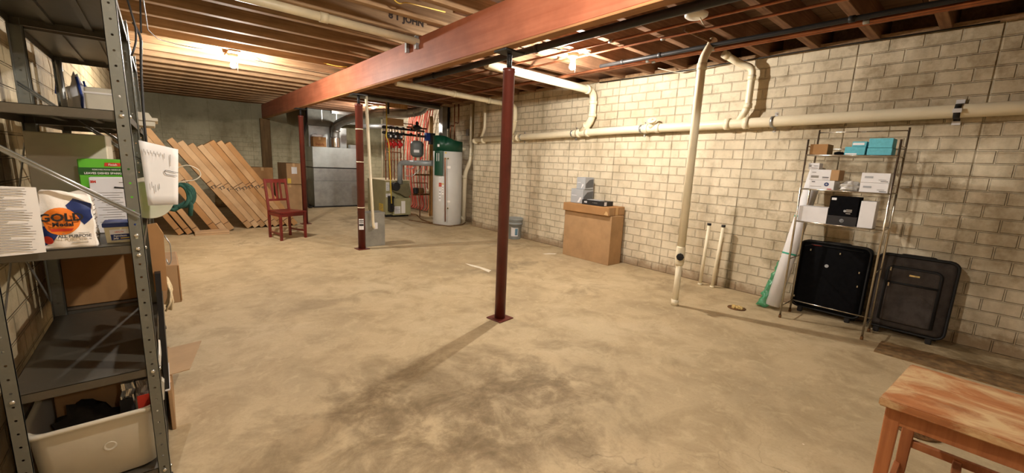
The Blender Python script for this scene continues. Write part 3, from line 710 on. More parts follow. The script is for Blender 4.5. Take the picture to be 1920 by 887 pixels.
# ------------------------------------------------------------------ suitcases
def suitcase(name, label, cx, y0, y1, h, d, lean, mat, tilt=0.0, pocket=True):
    """upright case standing on its wheels, front towards the room, leaning on the wall"""
    w = y1-y0; t = thing(name, label, 'suitcase', (cx, (y0+y1)/2, 0)); M0 = Matrix.Rotation(lean, 4, 'Y')
    def put(nm, bm, m, par=t): bm.transform(M0); return obj(nm, bm, m, par)
    bm = BM(); box(bm, -d/2, d/2, -w/2, w/2, .055, h, .05, seg=4)
    for f in bm.faces: f.smooth = True
    b = put('body', bm, mat)
    bm = BM()
    for xx in (-d/2+.012, -d/2+.075):           # piping loops round the front edge
        rr = .055; pts = []
        for cyy, czz, a0 in ((w/2-rr, h-rr, 0), (-w/2+rr, h-rr, 90), (-w/2+rr, .055+rr, 180), (w/2-rr, .055+rr, 270)):
            for i in range(6):
                a = R(a0+i*18); pts.append((xx, cyy+math.cos(a)*rr*1.03, czz+math.sin(a)*rr*1.03))
        pts.append(pts[0]); tube(bm, pts, .009, 6)
    put('piping', bm, M_TRIM)
    if pocket:
        bm = BM(); box(bm, -d/2-.022, -d/2+.01, -w*.33, w*.33, .12, h*.86, .018, seg=3); p = put('front_pocket', bm, mat)
        bm = BM(); rr = .04; pts = []
        for cyy, czz, a0 in ((w*.33-rr, h*.86-rr, 0), (-w*.33+rr, h*.86-rr, 90)):
            for i in range(6):
                a = R(a0+i*18); pts.append((-d/2-.012, cyy+math.cos(a)*rr*1.03, czz+math.sin(a)*rr*1.03))
        pts = [(-d/2-.012, w*.33+.002, .13)] + pts + [(-d/2-.012, -w*.33-.002, .13)]; tube(bm, pts, .012, 6)
        tube(bm, [(-d/2-.021, -w*.32, h*.67), (-d/2-.021, w*.32, h*.67)], .010, 6); put('zip', bm, M_TRIM, p)
        for yy, zz in ((w*.30, h*.86), (w*.29, h*.665)):
            bm = BM(); box(bm, -d/2-.034, -d/2-.028, yy-.008, yy+.004, zz-.035, zz, .002); put('zip_pull', bm, M_CHROME, p)
        bm = BM(); box(bm, -d/2-.0245, -d/2-.0225, -w*.08, w*.05, h*.775, h*.795, .0005); put('badge', bm, M_YGOLD, p)['label'] = 'small pale brand badge'
    else:
        bm = BM(); lathe(bm, [(.016, -.003), (.016, .002)], (-d/2-.002, w*.06, h*.70), 16, 'X'); put('badge', bm, M_GREYCARD)['label'] = 'small oval brand badge'
        bm = BM(); tube(bm, [(-d/2-.004, w*.43, h*.93), (-d/2-.004, w*.3, h*.965), (-d/2-.004, -w*.4, h*.955)], .005, 6); z = put('zip', bm, M_TRIM)
        for yy, zz in ((w*.33, .90), (-w*.10, .905), (w*.46, .22), (-w*.40, .70), (-w*.41, .52)):
            bm = BM(); box(bm, -d/2-.012, -d/2-.004, yy-.006, yy+.006, h*zz-.02, h*zz, .002); put('zip_pull', bm, M_CHROME, z)
        bm = BM(); box(bm, -d/2-.006, -d/2-.002, w*.18, w*.33, h*.955, h*.965); put('strap_label', bm, M_REDP)
    bm = BM(); tube(bm, bend([(0, -.11, h-.006), (0, -.10, h+.006), (0, .10, h+.006), (0, .11, h-.006)], .01), .010, 8); put('top_handle', bm, M_TRIM)
    for s in (-1, 1):
        bm = BM(); lathe(bm, [(.026, -.02), (.03, -.016), (.03, .016), (.026, .02)], (d/2-.05, s*(w/2-.06), .03), 18, 'Y'); obj('wheel', bm, M_BLK, t)
        bm = BM(); box(bm, -d/2+.01, -d/2+.05, s*(w/2-.08)-.02, s*(w/2-.08)+.02, 0.0, .062, .006); obj('foot', bm, M_BLK, t)
    return t
suitcase('suitcase', 'plain black suitcase leaning on the wall behind the chrome rack', 4.905, .655, 1.195, .715, .20, R(2), M_SUIT, pocket=False)
suitcase('suitcase', 'charcoal suitcase with black piping and a front pocket, right of the chrome rack', 4.885, .105, .60, .70, .22, R(2), M_SUIT2)
# ------------------------------------------------------------------ white roll in green film
t = thing('paper_roll', 'tall white roll wrapped in film leaning on the wall left of the chrome rack', 'roll', (4.66, 1.33, 0))
bm = BM(); tube(bm, [(4.655, 1.31, .035), (4.92, 1.18, 1.43)], .062, 26); obj('roll', bm, M_WHITE, t, True)
bm = BM(); n_ = 22; pts = [Vector((4.640+.010*k, 1.398-.0042*k, .004+.030*k)) for k in range(n_)]
tube(bm, pts, .05, 14, True, [.050*(1-.035*k)*(1+.16*math.sin(k*1.9)) for k in range(n_)])
for v in bm.verts: v.co += Vector((.012*math.sin(v.co.z*60+v.co.y*90), .008*math.sin(v.co.z*75+v.co.x*60), 0)); v.co.z = max(.002, v.co.z)
obj('green_film', bm, M_GFILM, t, True)
bm = BM()
for zc, aa in ((.55, .0), (.93, .03)):
    p = Vector((4.655, 1.31, .035)).lerp(Vector((4.92, 1.18, 1.43)), zc/1.43); d = Vector((.265, -.13, 1.395)).normalized()
    tube(bm, [p-d*.008, p+d*.008], .0636, 24)
obj('tape_band', bm, M_TEALT, t, True)
# ------------------------------------------------------------------ chrome rack
RK = thing('wire_rack', 'tall chrome four tier rack standing in front of the black suitcase', 'rack', (4.575, .86, 0))
FX, BX, Y0, Y1 = 4.43, 4.72, .555, 1.168
for x, y, h in ((FX, Y0, 1.66), (FX, Y1, 1.67), (BX, Y0, 1.775), (BX, Y1, 1.775)):
    bm = BM(); tube(bm, [(x, y, .012), (x, y, h)], .0085, 12); pl = obj('upright', bm, M_CHROME, RK, True)
    bm = BM(); lathe(bm, [(.011, 0), (.012, .004), (.011, .03)], (x, y, 0), 14); obj('foot', bm, M_RUST, pl, True)
for z in (1.535, 1.235, .94):
    bm = BM(); box(bm, FX-.005, BX+.005, Y0+.006, Y1-.006, z-.006, z, .001)
    for i in range(11): pass
    tube(bm, [(FX-.004, Y0, z-.002), (FX-.004, Y1, z-.002)], .0065, 8); tube(bm, [(BX+.004, Y0, z-.002), (BX+.004, Y1, z-.002)], .0065, 8)
    tube(bm, [(FX, Y0, z-.002), (BX, Y0, z-.002)], .005, 8); tube(bm, [(FX, Y1, z-.002), (BX, Y1, z-.002)], .005, 8)
    obj('shelf', bm, M_CHROME, RK, True)
for pts in ([(BX, Y0, 1.75), (BX, Y1, 1.75)], [(BX, Y0, 1.60), (BX, Y1, 1.60)], [(FX, Y0, 1.61), (BX, Y0, 1.61)], [(FX, Y1, 1.61), (BX, Y1, 1.61)], [(FX, Y0, .12), (BX, Y0, .12)], [(FX, Y1, .12), (BX, Y1, .12)], [(BX, Y0, .124), (BX, Y1, .124)],
            [(FX, Y0, .58), (BX, Y0, .58)], [(FX, Y1, .58), (BX, Y1, .58)]):
    bm = BM(); tube(bm, pts, .0055, 8); obj('cross_bar', bm, M_CHROME, RK, True)
def rbox(label, y0, y1, z0, z1, mat, x0=4.44, x1=4.62, prints=(), grp=None, cat='box', nm='small_box'):
    t = thing(nm, label, cat, ((x0+x1)/2, (y0+y1)/2, z0)); bm = BM(); box(bm, x0, x1, y0, y1, z0, z1, .002); obj('carton', bm, mat, t, True)
    bm = BM(); box(bm, x0+.004, x1-.004, (y0+y1)/2-.0006, (y0+y1)/2+.0006, z1-.0002, z1+.0004); obj('flap_seam', bm, M_SEAM if mat in (M_CARD, M_CARD2) else M_GREYINK, t, True)
    for ya, yb, za, zb, m in prints:       # fractions from the left edge (large y) of the front
        Y = lambda f: y1-(y1-y0)*f; Z = lambda f: z0+(z1-z0)*f
        decal('print', [(x0, Y(ya), Z(za)), (x0, Y(yb), Z(za)), (x0, Y(yb), Z(zb)), (x0, Y(ya), Z(zb))], m, t)
    return t
z = 1.5368
rbox('small brown cardboard box at the left end of the rack top shelf', 1.02, 1.15, z, z+.092, M_CARD2)
rbox('teal box with a white label strip, lower one of the small teal pair', .765, .90, z, z+.068, M_TEAL, prints=((.05, .62, .06, .22, M_WHITE),))
rbox('small teal box with a pale label, on top of the other small teal box', .765, .858, z+.070, z+.112, M_TEAL, x0=4.45, x1=4.58, prints=((.05, .85, .3, .75, M_WHITE),))
rbox('larger teal box on the rack top shelf, lower of two', .60, .752, z, z+.058, M_TEAL)
rbox('larger teal box on the rack top shelf, upper of two', .603, .75, z+.060, z+.135, M_TEAL)
t = thing('black_pouch', 'small crumpled black pouch between brown and teal boxes on the rack top', 'pouch', (4.50, .945, z)); bm = BM()
bmesh.ops.create_icosphere(bm, subdivisions=3, radius=1)
for v in bm.verts:
    n = 1+.18*math.sin(v.co.x*7+v.co.y*5)*math.cos(v.co.z*6+v.co.y*4); v.co = Vector((v.co.x*.05*n, v.co.y*.036*n, max(0, (v.co.z*.5+.45))*.030*n))
obj('pouch', bm, M_SUIT, t)
z = 1.2368
p1 = ((.08, .45, .2, .42, M_GREYINK), (.62, .92, .25, .32, M_INK), (.62, .92, .12, .17, M_GREYINK), (.1, .3, .7, .76, M_GREYINK))
rbox('white printed box with a round blue logo, lowest of three on the middle shelf left', .93, 1.11, z, z+.080, M_WHITE, prints=((.08, .22, .78, .86, M_INK), (.05, .5, .30, .34, M_GREYINK), (.74, .92, .06, .14, M_REDP)))
t = bpy.data.objects[-1] if False else [o for o in bpy.data.objects if o.name.startswith('small_box') and o.parent is None][-1]
rb = rbox('white and brown box in the middle of the left stack on the rack shelf', .965, 1.12, z+.0815, z+.173, M_WHITE, prints=p1)
bm = BM(); box(bm, 4.4395, 4.6205, .908, .967, z+.0815, z+.173, .002); obj('brown_end', bm, M_CARD, rb, True)['label'] = 'brown cardboard end'
low = [o for o in bpy.data.objects if o.get('label', '').startswith('white printed box with a round blue')][0]
bm = BM(); tube(bm, [(4.4392, .985, z+.047), (4.4402, .985, z+.047)], .017, 20); obj('round_logo', bm, M_NAVY, low, True)
bm = BM(); tube(bm, [(4.4388, .985, z+.047), (4.4395, .985, z+.047)], .008, 16); obj('round_logo_center', bm, M_GREYCARD, low, True)
rbox('small white printed box topmost of the left stack on the middle rack shelf', 1.058, 1.14, z+.1745, z+.228, M_WHITE, x1=4.55, prints=((.08, .3, .35, .7, M_GREYINK), (.5, .9, .5, .58, M_INK), (.3, .9, .15, .25, M_GREYINK)))
for i in range(2):
    rbox('white printed box at the right of the middle rack shelf, %s of two' % ('lower' if i == 0 else 'upper'), .577, .757, z+i*.080, z+.0785+i*.080, M_WHITE, prints=((.12, .42, .45, .66, M_GREYCARD), (.70, .95, .12, .18, M_INK), (.62, .88, .28, .33, M_GREYINK)))
def lump(name, label, cat, loc, s, mat, seed, amp=.16, sub=3, flat=True):
    t = thing(name, label, cat, loc); bm = BM(); bmesh.ops.create_icosphere(bm, subdivisions=sub, radius=1)
    for v in bm.verts:
        c = v.co; n = 1+amp*math.sin(c.x*6.1+seed)*math.cos(c.y*7.3+seed*2)+amp*.7*math.sin(c.z*9+c.x*5+seed)
        zz = c.z*n
        if flat: zz = max(-.55, zz)+.55
        v.co = Vector((c.x*s[0]*n, c.y*s[1]*n, zz*s[2]))
    for f in bm.faces: f.smooth = True
    obj('body', bm, mat, t); return t
lump('clear_bag', 'crumpled clear plastic bag in the middle of the rack shelf', 'bag', (4.50, .83, z+.001), (.07, .068, .055), M_CLEAR, 2.2, .14, 4)
z = .9418
rbox('long plain white box at the left end of the lower rack shelf', .942, 1.158, z, z+.138, M_WHITE, x1=4.60)
b1 = rbox('black box with a round silver logo, lower of the two black boxes', .735, .938, z, z+.080, plain('black_card', s8(34, 31, 30), .6), x1=4.60)
b2 = rbox('taller black box with a white corner label, upper of the two black boxes', .742, .938, z+.0815, z+.245, M_SUIT, x1=4.60, prints=((.05, .22, .80, .92, M_WHITE), (.62, .82, .30, .36, M_GREYINK), (.62, .82, .22, .28, M_GREYINK), (.62, .78, .12, .17, M_GREYINK)))
bm = BM()
for r0, r1 in ((.011, .015), (.004, .007)): lathe(bm, [(r0, 0), (r1, 0), (r1, .0012), (r0, .0012), (r0, 0)], (4.4388, .835, z+.04), 20, 'X', False)
obj('round_logo', bm, M_GREYCARD, b1, True)
bm = BM(); tube(bm, [(4.4388, .825, z+.125), (4.44, .825, z+.125)], .010, 18); obj('round_logo', bm, M_GREYCARD, b2, True)
rbox('tall narrow plain white box standing at the right of the lower rack shelf', .628, .727, z, z+.222, M_WHITE, x1=4.58)
# ------------------------------------------------------------------ wooden stool in the corner
ST = thing('wooden_stool', 'worn orange-brown wooden stool in the right foreground', 'stool', (2.08, -.16, 0))
bm = BM(); prism(bm, [(1.850, .155), (2.305, .122), (2.315, -.47), (1.862, -.47)], 'Z', .572, .602)
bmesh.ops.bevel(bm, geom=bm.edges[:], offset=.004, affect='EDGES', segments=2); obj('seat', bm, M_STOOL, ST, True)
for x, y in ((1.892, .115), (2.268, .085), (1.892, -.43), (2.268, -.43)):
    bm = BM(); vs = box(bm, x-.021, x+.021, y-.021, y+.021, 0, .572, .003)
    for v in bm.verts:
        k = 1-.25*(1-v.co.z/.572); v.co.x = x+(v.co.x-x)*k; v.co.y = y+(v.co.y-y)*k
    obj('leg', bm, M_STOOLLEG, ST, True)
for a in ((1.874, 1.894, -.42, .10, .512, .572), (2.264, 2.284, -.42, .075, .512, .572), (1.90, 2.26, .09, .108, .515, .572), (1.90, 2.26, -.44, -.42, .515, .572)):
    bm = BM(); box(bm, *a, .002); obj('apron', bm, M_STOOLLEG, ST, True)
for a in ((2.256, 2.278, -.42, .075, .27, .30), (1.882, 1.902, -.42, .10, .13, .16), (1.90, 2.26, .085, .105, .16, .19)):
    bm = BM(); box(bm, *a, .002); obj('stretcher', bm, M_STOOLLEG, ST, True)
bm = BM(); box(bm, 1.90, 2.257, -.075, -.05, .262, .29, .002); obj('stretcher', bm, M_STOOLLEG, ST, True)
# ------------------------------------------------------------------ red dining chair
cA, cD, cB, cC = Vector((1.29, 7.60)), Vector((1.60, 7.67)), Vector((1.375, 7.20)), Vector((1.755, 7.33))
CH = thing('dining_chair', 'dark red slat-back wooden chair standing alone on the floor', 'chair', (1.5, 7.45, 0))
def bar(bm, p, q, w, d, up=(0, 0, 1)):
    p, q = Vector(p), Vector(q); t_ = (q-p).normalized(); u = Vector(up); a = t_.cross(u).normalized(); b = a.cross(t_).normalized()
    V = [bm.verts.new(c + a*sx*w/2 + b*sy*d/2) for c in (p, q) for sx, sy in ((-1, -1), (1, -1), (1, 1), (-1, 1))]
    for f in ((0, 1, 2, 3), (7, 6, 5, 4), (0, 4, 5, 1), (1, 5, 6, 2), (2, 6, 7, 3), (3, 7, 4, 0)): bm.faces.new([V[i] for i in f])
fwd = ((cB+cC)/2-(cA+cD)/2).normalized(); back = Vector((-fwd.x, -fwd.y, 0))
for c in (cB, cC):
    bm = BM(); bar(bm, (c.x, c.y, 0), (c.x, c.y, .425), .034, .034, (fwd.x, fwd.y, 0)); obj('front_leg', bm, M_BURG, CH, True)
tops = []
for c in (cA, cD):
    bm = BM(); base = Vector((c.x, c.y, 0)); s_ = Vector((c.x, c.y, .44)); tp = Vector((c.x, c.y, .95)) + back*.075; tops.append(tp)
    bar(bm, base, s_, .034, .032, (fwd.x, fwd.y, 0)); bar(bm, s_, tp, .034, .026, (fwd.x, fwd.y, 0)); obj('back_leg', bm, M_BURG, CH, True)
bm = BM(); f3 = Vector((fwd.x, fwd.y))
poly = [cA-f3*.01, cD-f3*.01, cC+f3*.035+Vector((.02, 0)), cB+f3*.035-Vector((.02, 0))]
prism(bm, [(p.x, p.y) for p in poly][::-1], 'Z', .428, .452); bmesh.ops.bevel(bm, geom=bm.edges[:], offset=.006, affect='EDGES', segments=2); obj('seat', bm, M_BURG, CH, True)
def backpt(c, tp, z): s_ = Vector((c.x, c.y, .44)); return s_.lerp(tp, (z-.44)/(.95-.44))
bm = BM(); bar(bm, backpt(cA, tops[0], .915), backpt(cD, tops[1], .915), .022, .06); obj('top_rail', bm, M_BURG, CH, True)
bm = BM(); bar(bm, backpt(cA, tops[0], .61), backpt(cD, tops[1], .61), .018, .035); obj('lower_back_rail', bm, M_BURG, CH, True)
for k in (.3, .5, .7):
    bm = BM(); bar(bm, backpt(cA, tops[0], .625).lerp(backpt(cD, tops[1], .625), k), backpt(cA, tops[0], .89).lerp(backpt(cD, tops[1], .89), k), .030, .012, (fwd.x, fwd.y, 0)); obj('back_slat', bm, M_BURG, CH, True)
for p, q, zz in ((cA, cB, .10), (cD, cC, .12), (cA, cD, .40), (cB, cC, .40), (cA, cB, .40), (cD, cC, .40)):
    bm = BM(); bar(bm, (p.x, p.y, zz), (q.x, q.y, zz), .018, .05 if zz > .2 else .028); obj('apron' if zz > .2 else 'stretcher', bm, M_BURG, CH, True)
# ------------------------------------------------------------------ flat cartons leaning against the left wall
def slab(label, xb, length, th, y0, y1, ang, mat, mark='', bands=(.46, .93), lift=0, group=None, gray=False):
    """flat-pack carton: lower corner on the floor at x = xb, leaning up to the left at ang degrees"""
    a = R(ang); d = Vector((-math.cos(a), 0, math.sin(a))); nn = Vector((math.sin(a), 0, math.cos(a)))
    o = Vector((xb, 0, th*0+lift)); t = thing('flat_carton', label, 'box', (xb, (y0+y1)/2, 0), 0, group)
    # the low corner touches the floor: o is the lower left corner, shifted up by nothing because nn has positive z
    def P(u, v, y): return o + d*u + nn*v + Vector((0, y, 0))
    bm = BM(); V = [bm.verts.new(P(u, v, y)) for y in (y0, y1) for u, v in ((0, 0), (length, 0), (length, th), (0, th))]
    for f in ((0, 1, 2, 3), (7, 6, 5, 4), (0, 4, 5, 1), (1, 5, 6, 2), (2, 6, 7, 3), (3, 7, 4, 0)): bm.faces.new([V[i] for i in f])
    bmesh.ops.bevel(bm, geom=bm.edges[:], offset=.003, affect='EDGES'); obj('carton', bm, mat, t, True)
    for b in bands:
        u = length*(1-b); bm = BM(); V = [bm.verts.new(P(uu, v, y)) for y in (y0-.002, y0-.0004) for uu, v in ((u, .002), (u+.010, .002), (u+.010, th-.002), (u, th-.002))]
        for f in ((0, 1, 2, 3), (7, 6, 5, 4), (0, 4, 5, 1), (1, 5, 6, 2), (2, 6, 7, 3), (3, 7, 4, 0)): bm.faces.new([V[i] for i in f])
        obj('flap_seam', bm, M_SEAM, t, True)
    if mark: text('marker_note', mark, P(length*.47, th*.5, y0), nn, d, .080, M_INK, t, .0012, .0015)
    return t
names = ['leftmost', 'second from the left', 'third from the left', 'fourth from the left', 'fifth from the left', 'sixth from the left', 'seventh from the left', 'rightmost']
mats = [M_CARD, M_CARD3, M_CARD, M_CARD3, M_CARD, M_CARD2, M_CARD, M_CARD2]
marks = ['T3', 'T3', 'T-3', 'T3', 'T3', 'T3', 'T3', 'T1']
for i in range(8):
    L = [1.80, 1.76, 1.72, 1.70, 1.74, 1.80, 1.80, 1.78][i]
    slab('long flat carton leaning in the big row by the left wall, %s' % names[i], 1.12+.108*i, L, .088, 8.66+.012*(i % 3), 9.15, 56, mats[i], marks[i], (.46+.02*(i % 2), .93), group='flat cartons leaning in a row')
for i in range(3):
    slab('long flat carton in the steeper trio left of the big row, %s' % ('left', 'middle', 'right')[i], .60+.112*i, 1.95, .092, 8.50+.01*i, 9.0, 59, (M_CARD2, M_CARD3, M_CARD)[i], ('', 'T-1', '')[i], (.50, .93), group='second bunch of leaning flat cartons')
for i in range(3):
    slab('narrow leaning carton nearest the shelving, %s of three' % ('left', 'middle', 'right')[i], .14+.11*i, 1.2, .075, 8.38, 8.7, 61, (M_CARD2, M_CARD2, M_CARD)[i], '', (.92,), group='narrow leaning cartons')
t = thing('flat_carton', 'flat carton lying on the floor at the foot of the leaning cartons', 'box', (.55, 8.27, 0))
bm = BM(); box(bm, .34, .80, 8.20, 8.45, 0, .055, .003); obj('carton', bm, M_CARD3, t, True)
bm = BM(); box(bm, .345, .795, 8.1985, 8.1997, .026, .030); obj('flap_seam', bm, M_SEAM, t, True)
# storage boxes beyond the chair
t = carton('cardboard_box', 'large lower cardboard box beyond the red chair', 1.95, 2.42, 10.25, 11.1, 0, .70, M_CARD)
t = carton('cardboard_box', 'upper cardboard box with white and yellow labels beyond the red chair', 2.12, 2.42, 10.2, 11.1, .702, 1.16, M_CARD)
decal('shipping_label', [(2.22, 10.2, .93), (2.33, 10.2, .93), (2.33, 10.2, 1.08), (2.22, 10.2, 1.08)], M_WHITE, t)
decal('yellow_label', [(2.13, 10.2, .72), (2.20, 10.2, .72), (2.20, 10.2, .83), (2.13, 10.2, .83)], M_YEL, t)
carton('cardboard_box', 'darker cardboard box left of the labelled box beyond the red chair', 1.50, 1.90, 10.45, 10.9, 0, 1.05, M_CARD2)
# ------------------------------------------------------------------ galvanized box beside the second post
t = thing('galvanized_box', 'low galvanized metal box on the floor beside the stickered post', 'box', (2.40, 6.22, 0))
bm = BM(); box(bm, 2.285, 2.62, 6.135, 6.39, 0, .52, .003); obj('body', bm, M_GALV, t, True)
bm = BM(); box(bm, 2.28, 2.625, 6.13, 6.395, .50, .524, .002); obj('lid', bm, M_GALV, t, True)
bm = BM(); box(bm, 2.435, 2.50, 6.125, 6.134, .27, .37, .002); obj('outlet_plate', bm, M_WHITE, t, True)
tag(obj('drop_pipe', (lambda b: (tube(b, bend([(2.335, 6.06, 2.22), (2.40, 6.05, .36), (2.41, 6.05, .31), (2.44, 6.12, .31)], .04), .021, 14), b)[1])(BM()), M_PVC), 'thin cream pipe running down beside the stickered post into the metal box', 'pipe')
# ------------------------------------------------------------------ furnace
F = thing('furnace', 'big galvanized air handler cabinet at the far end', 'furnace', (3.62, 11.9, 0))
bm = BM(); box(bm, 3.03, 4.22, 11.57, 12.25, .03, .70, .004); obj('lower_cabinet', bm, M_GALV, F, True)
bm = BM(); box(bm, 3.035, 4.215, 11.575, 12.25, .703, 1.03, .004); obj('middle_panel', bm, M_GALV, F, True)
bm = BM(); box(bm, 3.025, 4.225, 11.56, 12.25, 1.055, 1.58, .004); obj('upper_cabinet', bm, plain('galvanized_bright', s8(186, 192, 190), .42, .6, .08, 6), F, True)
bm = BM(); box(bm, 3.02, 4.23, 11.57, 12.25, 1.033, 1.052, .001); box(bm, 3.02, 4.23, 11.565, 12.25, 1.21, 1.216); obj('seam_strip', bm, M_IRON, F, True)
bm = BM(); box(bm, 3.0, 4.24, 11.52, 12.27, 0, .03, .002); obj('base_pan', bm, M_IRON, F, True)
bm = BM(); box(bm, 3.03, 4.0, 11.86, 12.25, 1.58, 2.12, .003); obj('plenum', bm, M_GALV, F, True)
bm = BM(); box(bm, 4.0, 4.17, 11.60, 11.75, 1.58, 1.68, .003); obj('top_box', bm, M_GALV, F, True)
t = thing('duct_trunk', 'wide galvanized duct trunk under the ceiling above the furnace', 'duct', (3.6, 11.6, 2.1))
bm = BM(); prism(bm, [(2.98, 2.122), (3.60, 2.122), (4.1, 2.235), (4.5, 2.235), (4.5, 2.54), (2.98, 2.54)], 'Y', 11.82, 12.3); obj('trunk', bm, plain('galvanized_dull', s8(126, 126, 118), .6, .5, .14, 6), t, True)
for x in (3.35, 3.72, 4.1):
    bm = BM(); box(bm, x, x+.02, 11.805, 11.82, 2.24, 2.54); obj('seam_rib', bm, M_GALV, t, True)
bm = BM(); box(bm, 3.6, 4.45, 11.77, 11.82, 2.47, 2.55, .004); obj('insulation_edge', bm, M_FOIL, t, True)
t = thing('round_duct', 'round metal duct rising from the furnace and running right to the ceiling', 'duct', (3.65, 11.66, 1.582))
bm = BM(); tube(bm, bend([(3.65, 11.70, 1.582), (3.65, 11.70, 2.16), (3.70, 11.0, 2.27), (3.80, 9.75, 2.37), (4.55, 9.3, 2.42), (4.86, 9.1, 2.50), (4.95, 8.98, 2.80)], .30, 8), .105, 24)
for f in bm.faces: f.smooth = True
obj('run', bm, M_GALV, t, True)
for p, d in (((3.65, 11.70, 1.85), (0, 0, 1)), ((3.66, 11.66, 2.02), (0, -.2, 1)), ((4.1, 9.56, 2.39), (1, -.6, 0)), ((4.55, 9.3, 2.425), (1, -.55, .1)), ((4.68, 9.22, 2.445), (1, -.65, .25)), ((4.78, 9.15, 2.475), (1, -.6, .5))):
    p = Vector(p); d = Vector(d).normalized(); bm = BM(); tube(bm, [p-d*.012, p+d*.012], .111, 24); obj('joint_ring', bm, M_GALV, t, True)
bm = BM(); pr = []
for i in range(12): pr += [(.112, .022*i), (.120, .022*i+.011)]
lathe(bm, pr, (3.65, 11.70, 1.585), 24); obj('crinkled_sleeve', bm, M_FOIL, t, True)
t = thing('round_duct', 'straight shiny round duct running below the other duct behind the posts', 'duct', (4.1, 11.0, 2.22))
bm = BM(); tube(bm, [(3.95, 10.95, 2.13), (4.82, 10.62, 2.20)], .062, 20); obj('run', bm, M_GALV, t, True)
t = carton('cardboard_box', 'small printed cardboard box on top of the furnace', 3.06, 3.38, 11.58, 11.82, 1.582, 1.83, M_CARD2)
text('box_lettering', 'Stabila', (3.22, 11.58, 1.615), (1, 0, 0), (0, 0, 1), .085, plain('brown_ink', s8(112, 58, 28), .8), t, .001, .002)
lump('rag', 'white rag stuffed in the top of the box on the furnace', 'cloth', (3.2, 11.70, 1.832), (.13, .08, .05), M_WHITE, 1.1, .2)
lump('paper_bag', 'crumpled brown paper behind the small box on the furnace', 'paper', (3.10, 11.72, 1.88), (.06, .05, .14), M_CARD3, 3.1, .2) if False else None
cable('black_hose', 'black hose curving down between the far post and the furnace', [(2.90, 11.45, 2.56), (2.88, 11.4, 2.1), (2.76, 11.35, 1.8), (2.80, 11.4, .3), (2.84, 11.45, .03), (2.95, 11.5, .03)], .028, M_CABLE, 'hose', .2)
# ------------------------------------------------------------------ boiler
B = thing('boiler', 'low olive boiler cabinet left of the water heater', 'boiler', (4.2, 9.6, 0))
bm = BM(); box(bm, 3.92, 4.52, 9.12, 10.2, .06, .845, .006); obj('jacket', bm, M_BOILER, B, True)
bm = BM(); box(bm, 3.905, 4.535, 9.10, 10.22, .845, .862, .002); obj('top_panel', bm, M_PVCD, B, True)
bm = BM(); box(bm, 3.94, 4.50, 9.14, 10.18, 0, .06); obj('base', bm, M_IRON, B, True)
bm = BM(); box(bm, 4.06, 4.50, 9.02, 9.12, .05, .45, .004); obj('front_cover', bm, M_BOILER, B, True)
bm = BM(); prism(bm, [(4.03, .74), (4.44, .80), (4.50, .52), (4.36, .47), (4.22, .56), (4.08, .60)], 'Y', 8.98, 9.12); obj('draft_hood', bm, plain('hood_metal', s8(112, 106, 78), .5, .2, .1), B, True)
bm = BM(); lathe(bm, [(.085, -.10), (.10, -.08), (.10, .0), (.10, .05)], (4.12, 9.06, .72), 22, 'Y'); obj('blower', bm, M_BLK, B, True)
bm = BM(); box(bm, 3.97, 4.07, 9.0, 9.12, .14, .50, .005); box(bm, 4.0, 4.05, 8.93, 9.0, .20, .30, .004); tube(bm, [(4.02, 8.97, .22), (4.02, 8.97, .42), (4.08, 9.0, .48)], .012, 8); obj('gas_valve', bm, M_IRON, B, True)
for q, m, nm in (([(3.935, 9.12, .62), (4.01, 9.12, .62), (4.01, 9.12, .81), (3.935, 9.12, .81)], M_WHITE, 'rating_label'), ([(3.93, 9.12, .47), (4.04, 9.12, .47), (4.04, 9.12, .55), (3.93, 9.12, .55)], M_WHITE, 'rating_label'),
                 ([(4.09, 9.02, .09), (4.24, 9.02, .09), (4.24, 9.02, .26), (4.09, 9.02, .26)], M_WHITE, 'instruction_label'), ([(4.26, 9.02, .09), (4.36, 9.02, .09), (4.36, 9.02, .38), (4.26, 9.02, .38)], M_PAPER, 'instruction_label'),
                 ([(3.92, 9.50, .10), (3.92, 9.26, .10), (3.92, 9.26, .30), (3.92, 9.50, .30)], M_YEL, 'warning_label')):
    l = decal(nm, q, m, B)
    if m is M_YEL: l['label'] = 'yellow warning label'
    p = [Vector(a) for a in q]
    if m is M_WHITE or m is M_YEL:
        for k in range(4):
            f0, f1 = .15+.2*k, .20+.2*k; A_ = lambda s, f: p[0].lerp(p[1], s).lerp(p[3].lerp(p[2], s), f)
            decal('print_line', [A_(.1, f0), A_(.85-.15*(k % 2), f0), A_(.85-.15*(k % 2), f1), A_(.1, f1)], M_GREYINK, l, .0016)
tag(obj('vent_pipe', (lambda b: (tube(b, bend([(4.235, 9.03, .79), (4.21, 8.96, 1.27), (4.34, 8.6, 1.275), (4.505, 7.97, 1.29)], .12, 7), .060, 20), b)[1])(BM()), plain('grey_vent', s8(150, 156, 158), .4, .2, .05)), 'grey vent pipe with elbow from the boiler to the water heater', 'pipe')
